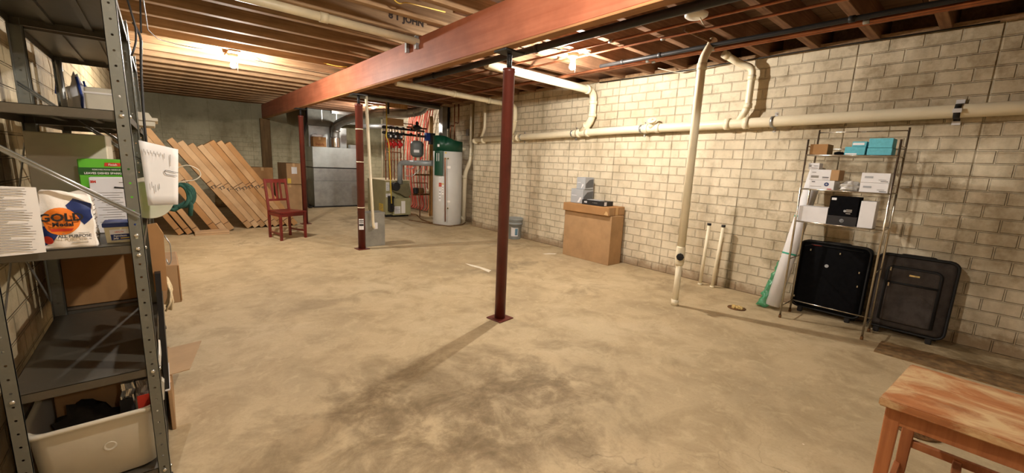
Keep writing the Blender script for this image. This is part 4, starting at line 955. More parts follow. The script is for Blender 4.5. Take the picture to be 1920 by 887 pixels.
# ------------------------------------------------------------------ water heater
W = thing('water_heater', 'tall grey cylindrical water heater with a dark green top', 'water heater', (4.67, 7.65, 0))
bm = BM(); lathe(bm, [(.29, 0), (.295, .03), (.305, .05), (.305, 1.56), (.298, 1.565)], seg=48); obj('tank', bm, M_WH, W)
bm = BM(); n = 48; ringb = []; ringt = []
for k in range(n):
    a = 2*PI*k/n; x, y = .309*math.cos(a), .309*math.sin(a); s = (x*.78-y*.62)/.309      # +1 on the right as seen from the room
    zt = 1.86 - .105*(1/(1+math.exp(-6*(s-.25))))
    ringb.append(bm.verts.new((x, y, 1.545))); ringt.append(bm.verts.new((x, y, zt)))
for k in range(n):
    f = bm.faces.new((ringb[k], ringb[(k+1) % n], ringt[(k+1) % n], ringt[k])); f.smooth = True
bm.faces.new(ringb[::-1]); bmesh.ops.triangulate(bm, faces=[bm.faces.new(ringt)]); obj('top_cover', bm, M_WHG, W)['label'] = 'dark green plastic cover'
bm = BM(); N = 10; pts_o = []; a0, a1 = R(188), R(222)
V0 = []
for k in range(N+1):
    a = a0+(a1-a0)*k/N; V0.append([bm.verts.new((r*math.cos(a), r*math.sin(a), z)) for r, z in ((.300, 1.05), (.345, 1.05), (.345, 1.55), (.300, 1.55))])
for k in range(N):
    for j in range(4): bm.faces.new((V0[k][j], V0[k][(j+1) % 4], V0[k+1][(j+1) % 4], V0[k+1][j]))
bm.faces.new(V0[0]); bm.faces.new(V0[-1]); obj('side_cover', bm, M_WHG, W)['label'] = 'dark green side cover with white stripes'
for a in (198, 206):
    curved_label('white_stripe', W, .347, R(a), R(a+2.5), 1.34, 1.50, M_WHITE, 3)
curved_label('logo_label', W, .311, R(196), R(206), 1.63, 1.68, M_WHITE, 3)
for a, b, z0, z1, m in ((204, 214, .52, .78, M_WHITE), (204, 216, .82, .90, M_REDP), (204, 214, .93, 1.02, M_WHITE), (217, 225, .66, .86, M_PAPER), (217, 225, .87, .89, M_YEL), (236, 250, 1.20, 1.25, M_PAPER), (228, 234, 1.50, 1.53, M_YEL), (238, 250, .50, .54, M_PAPER)):
    l = curved_label('label', W, .3075, R(a), R(b), z0, z1, m, 5)
    if z1-z0 > .07:
        for k in range(3): curved_label('print_line', l, .3085, R(a+1.5), R(b-1.5), z0+(z1-z0)*(.2+.25*k), z0+(z1-z0)*(.27+.25*k), M_GREYINK, 4)
for a, z0 in ((230, 1.40), (240, 1.40), (241, .38)):
    c = Vector((math.cos(R(a)), math.sin(R(a)), 0)); bm = BM(); tube(bm, [c*.304+Vector((0, 0, z0)), c*.318+Vector((0, 0, z0))], .024, 16); f_ = obj('fitting_ring', bm, M_PVCD, W)
    bm = BM(); tube(bm, [c*.317+Vector((0, 0, z0)), c*.332+Vector((0, 0, z0))], .014, 12); obj('fitting', bm, M_IRON, f_)
c = Vector((math.cos(R(230)), math.sin(R(230)), 0)); c2 = Vector((math.cos(R(233)), math.sin(R(233)), 0))
bm = BM(); tube(bm, bend([c*.315+Vector((0, 0, 1.40)), c*.345+Vector((0, 0, 1.40)), c2*.345+Vector((0, 0, .10))], .03), .012, 12); obj('relief_pipe', bm, M_COP, W)
bm = BM(); tube(bm, [(.30, -.05, 1.62), (.40, -.07, 1.62)], .035, 16); obj('side_port', bm, M_PVC, W)
for yy, z1 in ((-.06, 2.15), (.10, 2.10)):
    bm = BM(); tube(bm, bend([(.12, yy, 1.80), (.12, yy, z1), (.28, yy+.1, z1), (.28, yy+.1, 2.55)], .04), .012, 10); obj('water_line', bm, M_COP, W)
cable('copper_pipe', 'thin drain line on the floor in front of the water heater', [(4.05, 8.2, .05), (4.30, 7.56, .03), (4.48, 7.24, .02), (4.85, 7.32, .02), (5.06, 7.50, .03)], .010, M_RUST, 'pipe')
# ------------------------------------------------------------------ pipework wall between boiler and heater
def vpipe(label, x, y, z0, z1, r=.013, mat=M_COP, nm='copper_riser'):
    t = thing(nm, label, 'pipe', (x, y, z0)); bm = BM(); tube(bm, [(x, y, z0), (x, y, z1)], r, 10); obj('run', bm, mat, t, True)
    return t
order = ['first', 'second', 'third', 'fourth', 'fifth', 'sixth', 'seventh']
xs = [3.99, 4.07, 4.13, 4.20, 4.28, 4.36, 4.44]
for i, x in enumerate(xs):
    t = vpipe('copper riser above the boiler, %s from the left' % order[i], x, 9.25, .865, 2.04)
    bm = BM(); lathe(bm, [(.018, 1.75), (.020, 1.76), (.020, 1.80), (.018, 1.81)], (x, 9.25, 0), 12); lathe(bm, [(.018, 1.30), (.020, 1.31), (.020, 1.34), (.018, 1.35)], (x, 9.25, 0), 12); obj('fitting', bm, M_COP, t, True)
for z, lab in ((2.05, 'upper'), (1.93, 'lower')):
    t = thing('pipe_manifold', 'black iron manifold pipe above the boiler, %s of two' % lab, 'pipe', (4.3, 9.22, z))
    bm = BM(); tube(bm, [(3.90, 9.20, z), (4.95, 9.20, z-.02)], .026, 14); obj('run', bm, M_IRON, t, True)
    for x in (3.95, 4.1, 4.25, 4.4, 4.6, 4.8):
        bm = BM(); lathe(bm, [(.032, -.03), (.036, -.025), (.036, .025), (.032, .03)], (x, 9.20, z), 14, 'X'); obj('fitting', bm, M_IRON, t, True)
for i, x in enumerate((4.03, 4.15, 4.29)):
    t = thing('circulator_pump', 'red and black circulator pump on the risers, %s of three' % ('left', 'middle', 'right')[i], 'pump', (x, 9.14, 1.66))
    bm = BM(); lathe(bm, [(.03, -.05), (.05, -.045), (.05, .0), (.055, .005), (.055, .03), (.03, .035)], (x, 9.12, 1.68), 18, 'Y'); obj('motor', bm, M_PUMP, t, True)
    bm = BM(); tube(bm, [(x, 9.17, 1.60), (x, 9.17, 1.76)], .022, 12); box(bm, x-.035, x+.035, 9.12, 9.18, 1.60, 1.615); box(bm, x-.035, x+.035, 9.12, 9.18, 1.745, 1.76); obj('flange_body', bm, M_PUMP, t, True)
    t = thing('zone_valve', 'black zone valve above the red pumps, %s of three' % ('left', 'middle', 'right')[i], 'valve', (x, 9.1, 1.82))
    bm = BM(); box(bm, x-.045, x+.045, 9.05, 9.15, 1.80, 1.90, .012); obj('head', bm, M_BLK, t, True)
    bm = BM(); tube(bm, [(x-.06, 9.12, 1.79), (x+.06, 9.12, 1.79)], .018, 10); obj('body', bm, M_COP, t, True)
    bm = BM(); box(bm, x-.02, x+.02, 9.045, 9.049, 1.83, 1.875, .001); obj('label', bm, M_WHITE, t, True)
for x0, x1, z0, z1, lab in ((3.92, 4.32, 2.09, 2.24, 'lower plywood panel hanging behind the copper pipes'), (3.94, 4.42, 2.47, 2.56, 'upper plywood panel under the joists above the boiler')):
    bm = BM(); box(bm, x0, x1, 9.0, 9.018, z0, z1, .001); tag(obj('plywood_panel', bm, M_LUMB if z0 > 2.3 else M_CARD2), lab, 'panel')
T = thing('expansion_tank', 'grey expansion tank hanging in the pipework with a white label', 'tank', (4.50, 8.70, 1.40))
bm = BM(); lathe(bm, [(.03, 0), (.10, .018), (.14, .06), (.15, .10), (.15, .185), (.153, .19), (.15, .195), (.15, .29), (.13, .345), (.07, .375), (.02, .38)], seg=32); obj('shell', bm, M_TANK, T)
curved_label('label', T, .152, R(215), R(262), .11, .17, M_WHITE, 6)
bm = BM(); tube(bm, [(0, 0, .375), (0, 0, .60)], .013, 10); obj('stem', bm, M_COP, T)
t = thing('air_separator', 'black cast air separator above the grey expansion tank', 'valve', (4.50, 8.70, 2.0))
bm = BM(); lathe(bm, [(.02, 0), (.05, .01), (.11, .05), (.11, .065), (.05, .11), (.025, .13)], seg=20); obj('body', bm, M_IRON, t)
bm = BM(); lathe(bm, [(.018, .13), (.035, .14), (.035, .175), (.02, .195), (.012, .20)], seg=16); obj('cap', bm, M_IRON, t)
bm = BM(); tube(bm, [(-.25, .0, .055), (.25, 0, .055)], .02, 10); obj('run', bm, M_COP, t)
t = thing('control_box', 'blue control box with black transformer left of the heater top', 'box', (4.85, 8.85, 1.75))
bm = BM(); box(bm, 4.80, 4.905, 8.82, 8.92, 1.80, 1.98, .005); obj('blue_case', bm, M_BLUE, t, True)
bm = BM(); box(bm, 4.91, 5.03, 8.80, 8.92, 1.72, 1.98, .006); obj('black_case', bm, M_BLK, t, True)
bm = BM(); box(bm, 4.74, 4.83, 8.55, 8.60, 0.0, 2.56, .002); 
bm.free()
bm = BM(); box(bm, 4.98, 5.07, 8.98, 9.02, 0, 2.38, .002); tag(obj('wooden_stud', bm, M_LUMB), 'pale upright wooden stud behind the water heater', 'stud')
t = thing('flue_duct', 'square galvanized duct rising to the ceiling behind the water heater', 'duct', (5.15, 8.7, 1.9))
bm = BM(); box(bm, 5.07, 5.20, 8.55, 8.72, 1.90, 2.575, .003); obj('duct', bm, M_GALV, t, True)
bm = BM(); box(bm, 5.205, 5.245, 8.53, 8.70, 2.10, 2.575, .003); obj('black_strip', bm, M_IRON, t, True)
for i in range(18):        # red plastic heating tubes hanging on the wall behind
    y = 9.5+.07*i+rnd.uniform(-.02, .02); x = 5.20-rnd.uniform(0, .07)
    pts = [(x, y-.35, 2.56), (x, y-.1+rnd.uniform(-.1, .1), 2.0), (x, y+rnd.uniform(-.12, .12), 1.4), (x, y+rnd.uniform(-.1, .1), .8), (x-.02, y-.2, .16), (x-.15, y-.3, .10)]
    cable('heating_tube', 'thin red heating tube running down the wall behind the boiler pipework', pts, .011, M_PEX, 'tube', .3)['group'] = 'red heating tubes on the wall'
for z, x0, x1, lab in ((1.50, 4.0, 4.30, 'short'), (1.22, 4.44, 4.95, 'long'), (.80, 4.60, 4.98, 'lower'), (2.16, 4.36, 4.60, 'topmost')):
    cable('copper_pipe', 'horizontal copper branch pipe in the pipework left of the water heater, %s one' % lab, [(x0, 9.19, z), (x0+.01, 9.12, z), (x1, 9.10, z), (x1, 9.10, z-.12)], .012, M_COP, 'pipe', .02)
t = thing('pressure_gauge', 'round white dial gauge on the iron manifold above the boiler', 'gauge', (4.62, 9.10, 2.13))
bm = BM(); tube(bm, [(4.68, 9.15, 2.13), (4.68, 9.11, 2.13)], .035, 20); obj('case', bm, M_IRON, t, True)
bm = BM(); tube(bm, [(4.68, 9.109, 2.13), (4.68, 9.106, 2.13)], .029, 20); obj('dial', bm, M_WHITE, t, True)
bm = BM(); tube(bm, [(4.68, 9.13, 2.10), (4.68, 9.15, 2.07)], .008, 8); obj('stem', bm, M_COP, t, True)
for z, lab in ((1.0, 'upper'), (.53, 'lower')):
    t = thing('pipe_shelf', 'horizontal iron frame bar between boiler and heater, %s one' % lab, 'bar', (4.6, 9.0, z)); bm = BM(); box(bm, 4.56, 4.98, 8.97, 9.03, z-.02, z+.02, .003); obj('bar', bm, M_RUST, t, True)
    for x in (4.62, 4.72, 4.84, 4.93):
        bm = BM(); tube(bm, [(x, 8.97, z+.02), (x, 8.97, z+.12)], .012, 8); obj('stub', bm, M_COP if x < 4.8 else M_PVC, t, True)
vpipe('thin iron pipe standing in front of the red tubes', 4.69, 8.92, 0, 1.98, .011, M_COP)
vpipe('rusty upright of the frame left of the water heater', 4.95, 8.9, 0, 1.6, .013, M_RUST, 'frame_upright')
cable('copper_pipe', 'slanting iron drain line on the floor behind the boiler', [(4.6, 8.9, .05), (4.4, 8.3, .03), (4.36, 7.75, .03)], .011, M_RUST, 'pipe')
t = thing('circulator_pump', 'black pump low in the frame between boiler and heater', 'pump', (4.62, 8.9, .58)); bm = BM(); lathe(bm, [(.04, -.08), (.065, -.07), (.065, .05), (.04, .06)], (4.71, 8.9, .63), 20, 'X'); obj('motor', bm, M_RUST, t, True)
bm = BM(); box(bm, 4.53, 4.62, 8.86, 8.965, .555, .70, .015); obj('head', bm, M_BLK, t, True)
cable('gas_line', 'yellow flexible gas line dropping from the ceiling to the boiler', [(3.85, 8.85, 2.56), (3.85, 8.85, 1.92), (3.84, 8.87, 1.84), (3.92, 8.9, 1.70), (3.955, 8.93, 1.0), (3.98, 8.93, .34)], .013, M_YEL, 'pipe', .1)
cable('black_rod', 'black rod hanging at the top of the yellow gas line', [(3.87, 8.80, 2.808), (3.87, 8.80, 2.30)], .022, M_IRON, 'pipe')
cable('white_conduit', 'thin cream conduit in the far right corner', [(5.20, 12.3, 2.5), (5.20, 12.3, .3)], .03, M_PVC, 'pipe')
for i, (x, z) in enumerate(((4.15, 1.15), (4.24, .98))):
    cable('grey_hose', 'grey hose looping from the boiler vent, %s' % ('upper one', 'lower one')[i], [(4.30, 8.9, z), (4.45, 8.85, z-.02), (4.60, 8.80, z+.12), (4.66, 8.7, z+.25)], .008, M_GALV, 'hose', .15)
cable('electric_cable', 'white cable on the wall above the water heater', [(5.25, 8.0, 2.2), (5.255, 7.8, 2.25), (5.24, 7.6, 2.22), (5.24, 7.55, 1.9)], .005, M_WCABLE)
bm = BM(); box(bm, 5.23, 5.268, 7.72, 7.82, 1.92, 2.06, .004); tag(obj('junction_box', bm, M_GALV), 'small metal junction box on the wall above the water heater', 'box')
bm = BM(); tube(bm, [(2.35, 8.3, 2.53), (2.6, 8.3, 2.53), (4.9, 8.4, 2.53)], .05, 14); tag(obj('galvanized_duct_pipe', bm, M_GALV), 'dusty metal pipe crossing under the joists before the boiler', 'duct')

# ================================================================== steel shelving along the left wall
def shelving(label, y0, y1, x0=-.462, x1=-.068, zs=(.075, .51, 1.0, 1.475, 1.90), first=False):
    t = thing('shelving_unit', label, 'shelving', ((x0+x1)/2, (y0+y1)/2, 0)); L = t.location; H = 1.97
    for x, y, sx, sy in ((x0, y0, 1, 1), (x1, y0, -1, 1), (x0, y1, 1, -1), (x1, y1, -1, -1)):
        bm = BM(); T = .0022
        box(bm, *sorted((0, sx*.038)), *sorted((0, sy*T)), 0, H); box(bm, *sorted((0, sx*T)), *sorted((0, sy*.038)), 0, H)
        # folded stiffening ridge along the flange
        box(bm, *sorted((sx*.036, sx*.038)), *sorted((0, sy*.006)), 0, H)
        o = obj('upright', bm, M_POST, t); o.location = Vector((x, y, 0)) - Vector((L.x, L.y, 0))
        bm = BM(); box(bm, *sorted((-sx*.004, sx*.045)), *sorted((-sy*.004, sy*.045)), 0, .012, .002); f_ = obj('plastic_foot', bm, M_BLK, o)
    for z in zs:
        bm = BM(); X0, X1, Y0_, Y1_ = x0+.004, x1-.004, y0+.004, y1-.004
        box(bm, X0, X1, Y0_, Y1_, z-.0018, z)
        for a in ((X0, X1, Y0_, Y0_+.0016), (X0, X1, Y1_-.0016, Y1_), (X0, X0+.0016, Y0_, Y1_), (X1-.0016, X1, Y0_, Y1_)): box(bm, *a, z-.032, z)
        for a in ((X0, X1, Y0_, Y0_+.012), (X0, X1, Y1_-.012, Y1_)): box(bm, *a, z-.0325, z-.031)
        for xx in (X0+(X1-X0)*.33, X0+(X1-X0)*.66): box(bm, xx-.012, xx+.012, Y0_+.002, Y1_-.002, z-.012, z-.002)
        s = obj('shelf', bm, M_SHELF, t, True)
        for x in (x0+.019, x1-.019):
            for dz in ((-.016,) if z < .9 or z > 1.4 else (.034, -.016, -.040)):
                bm = BM(); lathe(bm, [(.0075, 0), (.0075, -.002), (.005, -.0045), (.002, -.0055)], (x, y0-.0002, z+dz), 12, 'Y'); obj('bolt', bm, M_STEEL, s, True)
        bm = BM(); lathe(bm, [(.0075, 0), (.0075, .002), (.004, .005)], (x1+.0002, y0+.019, z-.016), 12, 'X'); obj('bolt', bm, M_STEEL, s, True)
    for a, b in ((((x0, y0, 1.40), (x1-.005, y0-.004, 1.105))), (((x0, y1, 1.62), (x1, y1, 1.28)))):
        bm = BM(); p, q = Vector(a), Vector(b); bar(bm, p, q, .003, .017, (0, 0, 1)); tube(bm, [p+Vector((0, -.003, .006)), q+Vector((0, -.003, .006))], .0035, 8); tube(bm, [p+Vector((0, -.002, -.006)), q+Vector((0, -.002, -.006))], .0025, 8); obj('diagonal_brace', bm, M_GALV, t, True)
    for za, zb in ((.6, 1.35), (1.35, .6)):
        bm = BM(); bar(bm, (x0-.003, y0+.02, za), (x0-.003, y1-.02, zb), .003, .016, (0, 0, 1)); obj('diagonal_brace', bm, M_GALV, t, True)
    return t
shelving('grey steel shelving unit nearest the camera along the left wall', 2.02, 2.93)
shelving('grey steel shelving unit further along the left wall, behind the nearest one', 2.99, 3.98)

# ---- on the waist-high shelf (z = 1.0)
Z = 1.0015
t = thing('printed_sheet', 'white printed instruction sheet standing at the left end of the waist-high shelf', 'paper', (-.39, 2.0, 1.0))
bm = BM(); n_ = 8; zl = lambda x: .993+.035*(x+.455); zh = lambda x: 1.222-.07*(x+.455)
for i in range(n_):
    a, b = -.455+.143*i/n_, -.455+.143*(i+1)/n_; c = lambda x: 2.011-.006*math.sin((x+.455)/.143*PI)
    bm.faces.new([bm.verts.new(p) for p in ((a, c(a), zl(a)), (b, c(b), zl(b)), (b, c(b), zh(b)), (a, c(a), zh(a)))])
bmesh.ops.remove_doubles(bm, verts=bm.verts[:], dist=.0004)
ex = bmesh.ops.extrude_face_region(bm, geom=bm.faces[:])
for v in [g for g in ex['geom'] if isinstance(g, bmesh.types.BMVert)]: v.co.y -= .0006
obj('sheet', bm, M_PAPER, t, True)
bm = BM()
for k in range(24):
    z = 1.208-.0086*k; e = -.325-rnd.random()*.02 if k not in (3, 7, 12, 18) else -.38
    box(bm, -.450, e, 2.0015, 2.0022, z-.0009, z+.0009)
obj('lines_of_print', bm, M_GREYINK, t, True)
# flour bag
FB = thing('flour_bag', 'white paper bag of flour with a round orange badge', 'bag', (-.245, 2.10, Z))
bm = BM(); nx, nz, nyy = 10, 12, 6
x0, x1, yf, yb = -.322, -.193, 2.035, 2.135
def skin(u, v, w):
    """bag surface in the unit cube -> room"""
    x = x0+(x1-x0)*u; z = Z+.19*v; y = yf+(yb-yf)*w
    k = 1-.10*max(0, v-.75)/.25; xm = (x0+x1)/2; x = xm+(x-xm)*k; ym = (yf+yb)/2; y = ym+(y-ym)*(1-.35*max(0, v-.7)/.3)
    bul = .010*math.sin(PI*v)**.6*math.sin(PI*u)
    y += (-bul if w < .5 else bul); z += .008*math.sin(u*5+w*3)*(v > .95)
    return Vector((x+.002*math.sin(v*17+w*5), y+.0018*math.sin(u*13+v*9), z))
box(bm, 0, 1, 0, 1, 0, 1); bmesh.ops.subdivide_edges(bm, edges=bm.edges[:], cuts=27, use_grid_fill=True)
for v in bm.verts: v.co = skin(v.co.x, v.co.z, v.co.y)
for f in bm.faces: f.smooth = True
obj('bag', bm, M_BAG, FB, True)
def fbp(u, v): p = skin(u, v, 0); return p
def patch(name, pts, mat, eps, parent):
    """print that follows the bulging bag front; pts are (u, v)"""
    bm = BM(); bm.faces.new([bm.verts.new((u, v, 0)) for u, v in pts])
    bmesh.ops.triangulate(bm, faces=bm.faces[:])
    for _ in range(4): bmesh.ops.subdivide_edges(bm, edges=[e for e in bm.edges if e.calc_length() > .05], cuts=1); bmesh.ops.triangulate(bm, faces=bm.faces[:])
    for v in bm.verts: v.co = fbp(v.co.x, v.co.y)+Vector((0, -eps, 0))
    for f in bm.faces: f.smooth = True
    return obj(name, bm, mat, parent, True)
patch('blue_panel', [(.50, .78), (.66, .90), (.985, .80), (.985, .55), (.80, .42)], M_NAVY, .0010, FB)
patch('blue_panel', [(.015, .06), (.22, .06+.10), (.32, .25), (.10, .42), (.015, .42)], M_NAVY, .0010, FB)
patch('orange_badge', [(.40+.335*math.cos(a), .50+.245*math.sin(a)) for a in [2*PI*i/28 for i in range(28)]], M_ORANGE, .0016, FB)
patch('red_badge', [(.12+.09*math.cos(a), .17+.075*math.sin(a)) for a in [2*PI*i/12 for i in range(12)]], M_REDP, .0022, FB)
patch('red_ribbon', [(.18, .37), (.62, .37), (.58, .32), (.22, .32)], M_REDP, .0022, FB)
def btext(nm, s, u, v, size, mat, sq=1.0, bold=.0): return text(nm, s, fbp(u, v)+Vector((0, -.0050, 0)), (1, 0, .0), (0, 0, 1), size, mat, FB, .0006, bold, 'CENTER', sq)
btext('brand_lettering', 'GOLD', .41, .51, .036, M_INK, 1.05, .0012)
btext('brand_lettering', 'Medal', .42, .415, .019, M_INK, 1.1, .0006)
btext('product_lettering', 'ALL PURPOSE', .62, .205, .0135, M_DKGREY, .98, .0006)
btext('product_lettering', 'FLOUR', .80, .145, .0095, M_GREYINK, 1, 0)
bm = BM(); box(bm, x0+.05, x0+.115, yf-.0085, yf-.008, Z+.052, Z+.0535); box(bm, x0+.07, x1-.02, yf-.0055, yf-.005, Z+.018, Z+.0195); obj('print_line', bm, M_GREYINK, FB, True)
bm = BM()
for k in range(9): box(bm, x1+.0005, x1+.0028, yf+.02, yf+.075-.02*(k % 2), Z+.03+.016*k, Z+.0325+.016*k)
obj('side_print', bm, M_GREYINK, FB, True)
# green detergent carton, white printed box, jelly box
GB = thing('detergent_box', 'bright green cardboard detergent box behind the flour bag', 'box', (-.17, 2.52, Z))
bm = BM(); box(bm, -.258, -.092, 2.45, 2.58, Z, Z+.296, .003); obj('carton', bm, M_GREEN, GB, True)
decal('dark_stripe', [(-.258, 2.45, Z+.232), (-.092, 2.45, Z+.232), (-.092, 2.45, Z+.262), (-.258, 2.45, Z+.262)], M_DKGREEN, GB)
decal('red_logo', [(-.18, 2.45, Z+.268), (-.13, 2.45, Z+.268), (-.127, 2.45, Z+.283), (-.177, 2.45, Z+.283)], M_REDP, GB)
text('box_lettering', 'LEAVES DISHES SPARKLING', (-.174, 2.4485, Z+.235), (1, 0, 0), (0, 0, 1), .0112, M_PAPER, GB, .0022, .0003, squash=1.0)
text('box_lettering', 'REMOVES FOOD RESIDUE', (-.174, 2.4485, Z+.251), (1, 0, 0), (0, 0, 1), .0075, M_PAPER, GB, .0022, .0001)
text('logo_lettering', 'Finish', (-.153, 2.4475, Z+.271), (1, 0, 0), (0, 0, 1), .012, M_PAPER, GB, .001, .0002)
WB_ = thing('printed_box', 'white printed box with small red lettering leaning before the green box', 'box', (-.165, 2.38, Z))
bm = BM(); box(bm, -.222, -.112, 2.345, 2.405, Z, Z+.226, .002); obj('carton', bm, M_WHITE, WB_, True)
text('logo_lettering', '3M', (-.210, 2.345, Z+.205), (1, 0, 0), (0, 0, 1), .013, M_REDP, WB_, .0008, .0008)
bm = BM()
for k in range(14):
    z = Z+.165-.010*k; box(bm, -.205+.012*(k % 3), -.128-.010*(k % 2), 2.3440, 2.3446, z-.0008, z+.0008)
box(bm, -.135, -.122, 2.3440, 2.3446, Z+.205, Z+.208); obj('lines_of_print', bm, M_GREYINK, WB_, True)
decal('black_mark', [(-.152, 2.345, Z+.183), (-.122, 2.345, Z+.181), (-.124, 2.345, Z+.187), (-.150, 2.345, Z+.190)], M_INK, WB_)
JB = thing('jelly_jar_box', 'small pale box with a dark blue lid and a petroleum jelly label', 'box', (-.13, 2.15, Z))
bm = BM(); prism(bm, [(-.172, Z), (-.088, Z), (-.092, Z+.058), (-.176, Z+.058)], 'Y', 2.09, 2.19); obj('tub', bm, plain('pale_tub', s8(206, 196, 158), .35, 0, .05), JB, True)
bm = BM(); box(bm, -.180, -.088, 2.085, 2.195, Z+.058, Z+.073, .002); obj('lid', bm, M_NAVY, JB, True)
lb = decal('label', [(-.160, 2.088, Z+.008), (-.102, 2.088, Z+.010), (-.106, 2.088, Z+.050), (-.162, 2.088, Z+.048)], M_WHITE, JB)
decal('label_panel', [(-.159, 2.087, Z+.009), (-.103, 2.087, Z+.011), (-.105, 2.087, Z+.032), (-.160, 2.087, Z+.031)], M_NAVY, lb)
text('label_lettering', 'Petroleum', (-.134, 2.0855, Z+.0225), (1, 0, .02), (0, 0, 1), .0085, M_PAPER, lb, .0006, .0003)
text('label_lettering', 'Jelly', (-.146, 2.0855, Z+.0135), (1, 0, .02), (0, 0, 1), .0085, M_PAPER, lb, .0006, .0003)
text('label_lettering', 'HEALTH', (-.136, 2.0870, Z+.0375), (1, 0, .02), (0, 0, 1), .0065, M_REDP, lb, .0006, .0002)
decal('yellow_bar', [(-.134, 2.0862, Z+.0145), (-.108, 2.0862, Z+.0155), (-.108, 2.0862, Z+.019), (-.134, 2.0862, Z+.018)], M_YEL, lb)
carton('white_carton', 'large plain white carton at the back of the waist-high shelf', -.42, -.175, 2.62, 2.90, Z, Z+.40, plain('off_white_card', s8(206, 196, 174), .7, 0, .06), tape=False)
# brown box on the lower shelf of the far unit, small carton on the chest-high shelf
carton('cardboard_box', 'brown cardboard box on the far shelving unit under the waist-high shelf', -.435, -.10, 3.06, 3.50, .5115, .93, M_CARD2)
t = thing('plastic_box', 'cream plastic box on the chest-high shelf of the far unit', 'box', (-.22, 3.72, 1.4765))
bm = BM(); box(bm, -.310, -.160, 3.60, 3.85, 1.4765, 1.70, .012, seg=3); obj('body', bm, M_TOTE, t, True)
bm = BM(); box(bm, -.315, -.155, 3.595, 3.855, 1.66, 1.672, .003); obj('rim', bm, M_PAPER, t, True)
t = thing('metal_pole', 'shiny metal pole standing on the chest-high shelf by the left wall', 'pole', (-.425, 3.86, 1.476)); bm = BM(); tube(bm, [(-.425, 3.86, 1.476), (-.425, 3.86, 1.862)], .014, 12); obj('tube', bm, M_GALV, t, True)
bm = BM(); lathe(bm, [(.016, 0), (.018, .01), (.018, .03)], (-.425, 3.86, 1.476), 12); obj('foot', bm, M_BLUE, t, True)
t = lump('plastic_bag', 'crumpled blue and white plastic bag behind the cream plastic box', 'bag', (-.36, 3.93, 1.4765), (.055, .045, .20), M_WHITE, .7, .2)
bm = BM(); tube(bm, [(-.352, 3.884, 1.56), (-.345, 3.882, 1.66), (-.36, 3.90, 1.78)], .008, 6); tube(bm, [(-.325, 3.895, 1.56), (-.320, 3.898, 1.66), (-.33, 3.905, 1.76)], .006, 6); obj('blue_stripe', bm, M_BLUE, t, True)
# white plastic tray sticking out past the uprights at chest height
t = thing('plastic_tray', 'cream plastic tray sticking out from the chest-high shelf towards the room', 'tray', (-.04, 3.3, 1.4765))
bm = BM(); prism(bm, [(-.16, 1.477), (-.005, 1.477), (.0, 1.505), (-.16, 1.505)], 'Y', 3.16, 3.50); obj('body', bm, M_TOTE, t, True)
bm = BM(); prism(bm, [(-.16, 1.5055), (.012, 1.5055), (.012, 1.522), (-.012, 1.522), (-.025, 1.548), (-.16, 1.552)], 'Y', 3.15, 3.51); obj('lid', bm, M_TOTE, t, True)
# white bucket with a wire handle, paper, rope sticking out past the uprights at waist height
t = thing('white_pail', 'white pail lying on its side past the shelf edge, with a wire handle', 'bucket', (.0, 2.55, 1.11))
bm = BM(); ry = rotm((0, 0, 0), ry=0)
lathe(bm, [(.085, -.10), (.088, -.09), (.096, .10), (.100, .105), (.100, .115), (.085, .115)], (-.052, 2.70, 1.1075), 32, 'Y')
bm.normal_update(); obj('body', bm, M_TOTE, t, True)
bm = BM(); tube(bm, bend([(.03, 2.60, 1.17), (.05, 2.50, 1.262), (.10, 2.48, 1.285), (.140, 2.48, 1.262), (.148, 2.48, 1.235), (.125, 2.48, 1.212), (.05, 2.50, 1.200), (.03, 2.60, 1.14)], .03, 4), .0024, 6); obj('handle', bm, M_WCABLE, t, True)
t = thing('note_sheet', 'white note sheet with a paper clip hanging on the shelf edge', 'paper', (.02, 2.44, 1.1))
bm = BM(); A_ = [(-.062, 2.44, 1.385), (.070, 2.455, 1.352), (.050, 2.45, 1.10), (-.055, 2.44, 1.10)]
nn_ = 6; G = [[Vector(A_[0]).lerp(Vector(A_[1]), i/nn_).lerp(Vector(A_[3]).lerp(Vector(A_[2]), i/nn_), j/nn_)+Vector((0, .002*math.sin(i*.9+j*.4), 0)) for i in range(nn_+1)] for j in range(nn_+1)]
VV = [[bm.verts.new(p) for p in row] for row in G]
for j in range(nn_):
    for i in range(nn_): bm.faces.new((VV[j][i], VV[j][i+1], VV[j+1][i+1], VV[j+1][i]))
ex = bmesh.ops.extrude_face_region(bm, geom=bm.faces[:])
for v in [g for g in ex['geom'] if isinstance(g, bmesh.types.BMVert)]: v.co.y -= .0008
for f in bm.faces: f.smooth = True
obj('sheet', bm, M_PAPER, t, True)
bm = BM()
def npt(u, v): return Vector(A_[0]).lerp(Vector(A_[1]), u).lerp(Vector(A_[3]).lerp(Vector(A_[2]), u), v)+Vector((0, -.0085, 0))
for u, v, l in [(.10+.085*k, .12, .05) for k in range(6)] + [(.62, .12, .09), (.78, .12, .20)] + [(.2, .62, .10), (.3, .66, .12), (.42, .64, .09)]:
    bar(bm, npt(u, v), npt(u, v+l), .0018, .0006, (0, 1, 0))
obj('handwriting', bm, M_GREYINK, t, True)
bm = BM(); q_ = [npt(1.0, .42), npt(.62, .40), npt(.60, .44), npt(.64, .475), npt(.97, .48)]; tube(bm, bend(q_, .012), .0012, 6); obj('paper_clip', bm, M_IRON, t, True)
RP = thing('rope_coil', 'dark green rope bundle hanging below the white pail', 'rope', (.06, 2.72, 1.1)); bm = BM()
for k in range(5):
    o_ = Vector((.060+.008*k, 2.855+.012*k, 1.115)); tube(bm, [o_+Vector((.045*math.sin(a), .02*math.sin(a*2+k), .062*math.cos(a)-.01)) for a in [PI*i/9 for i in range(-2, 12)]], .0085, 7)
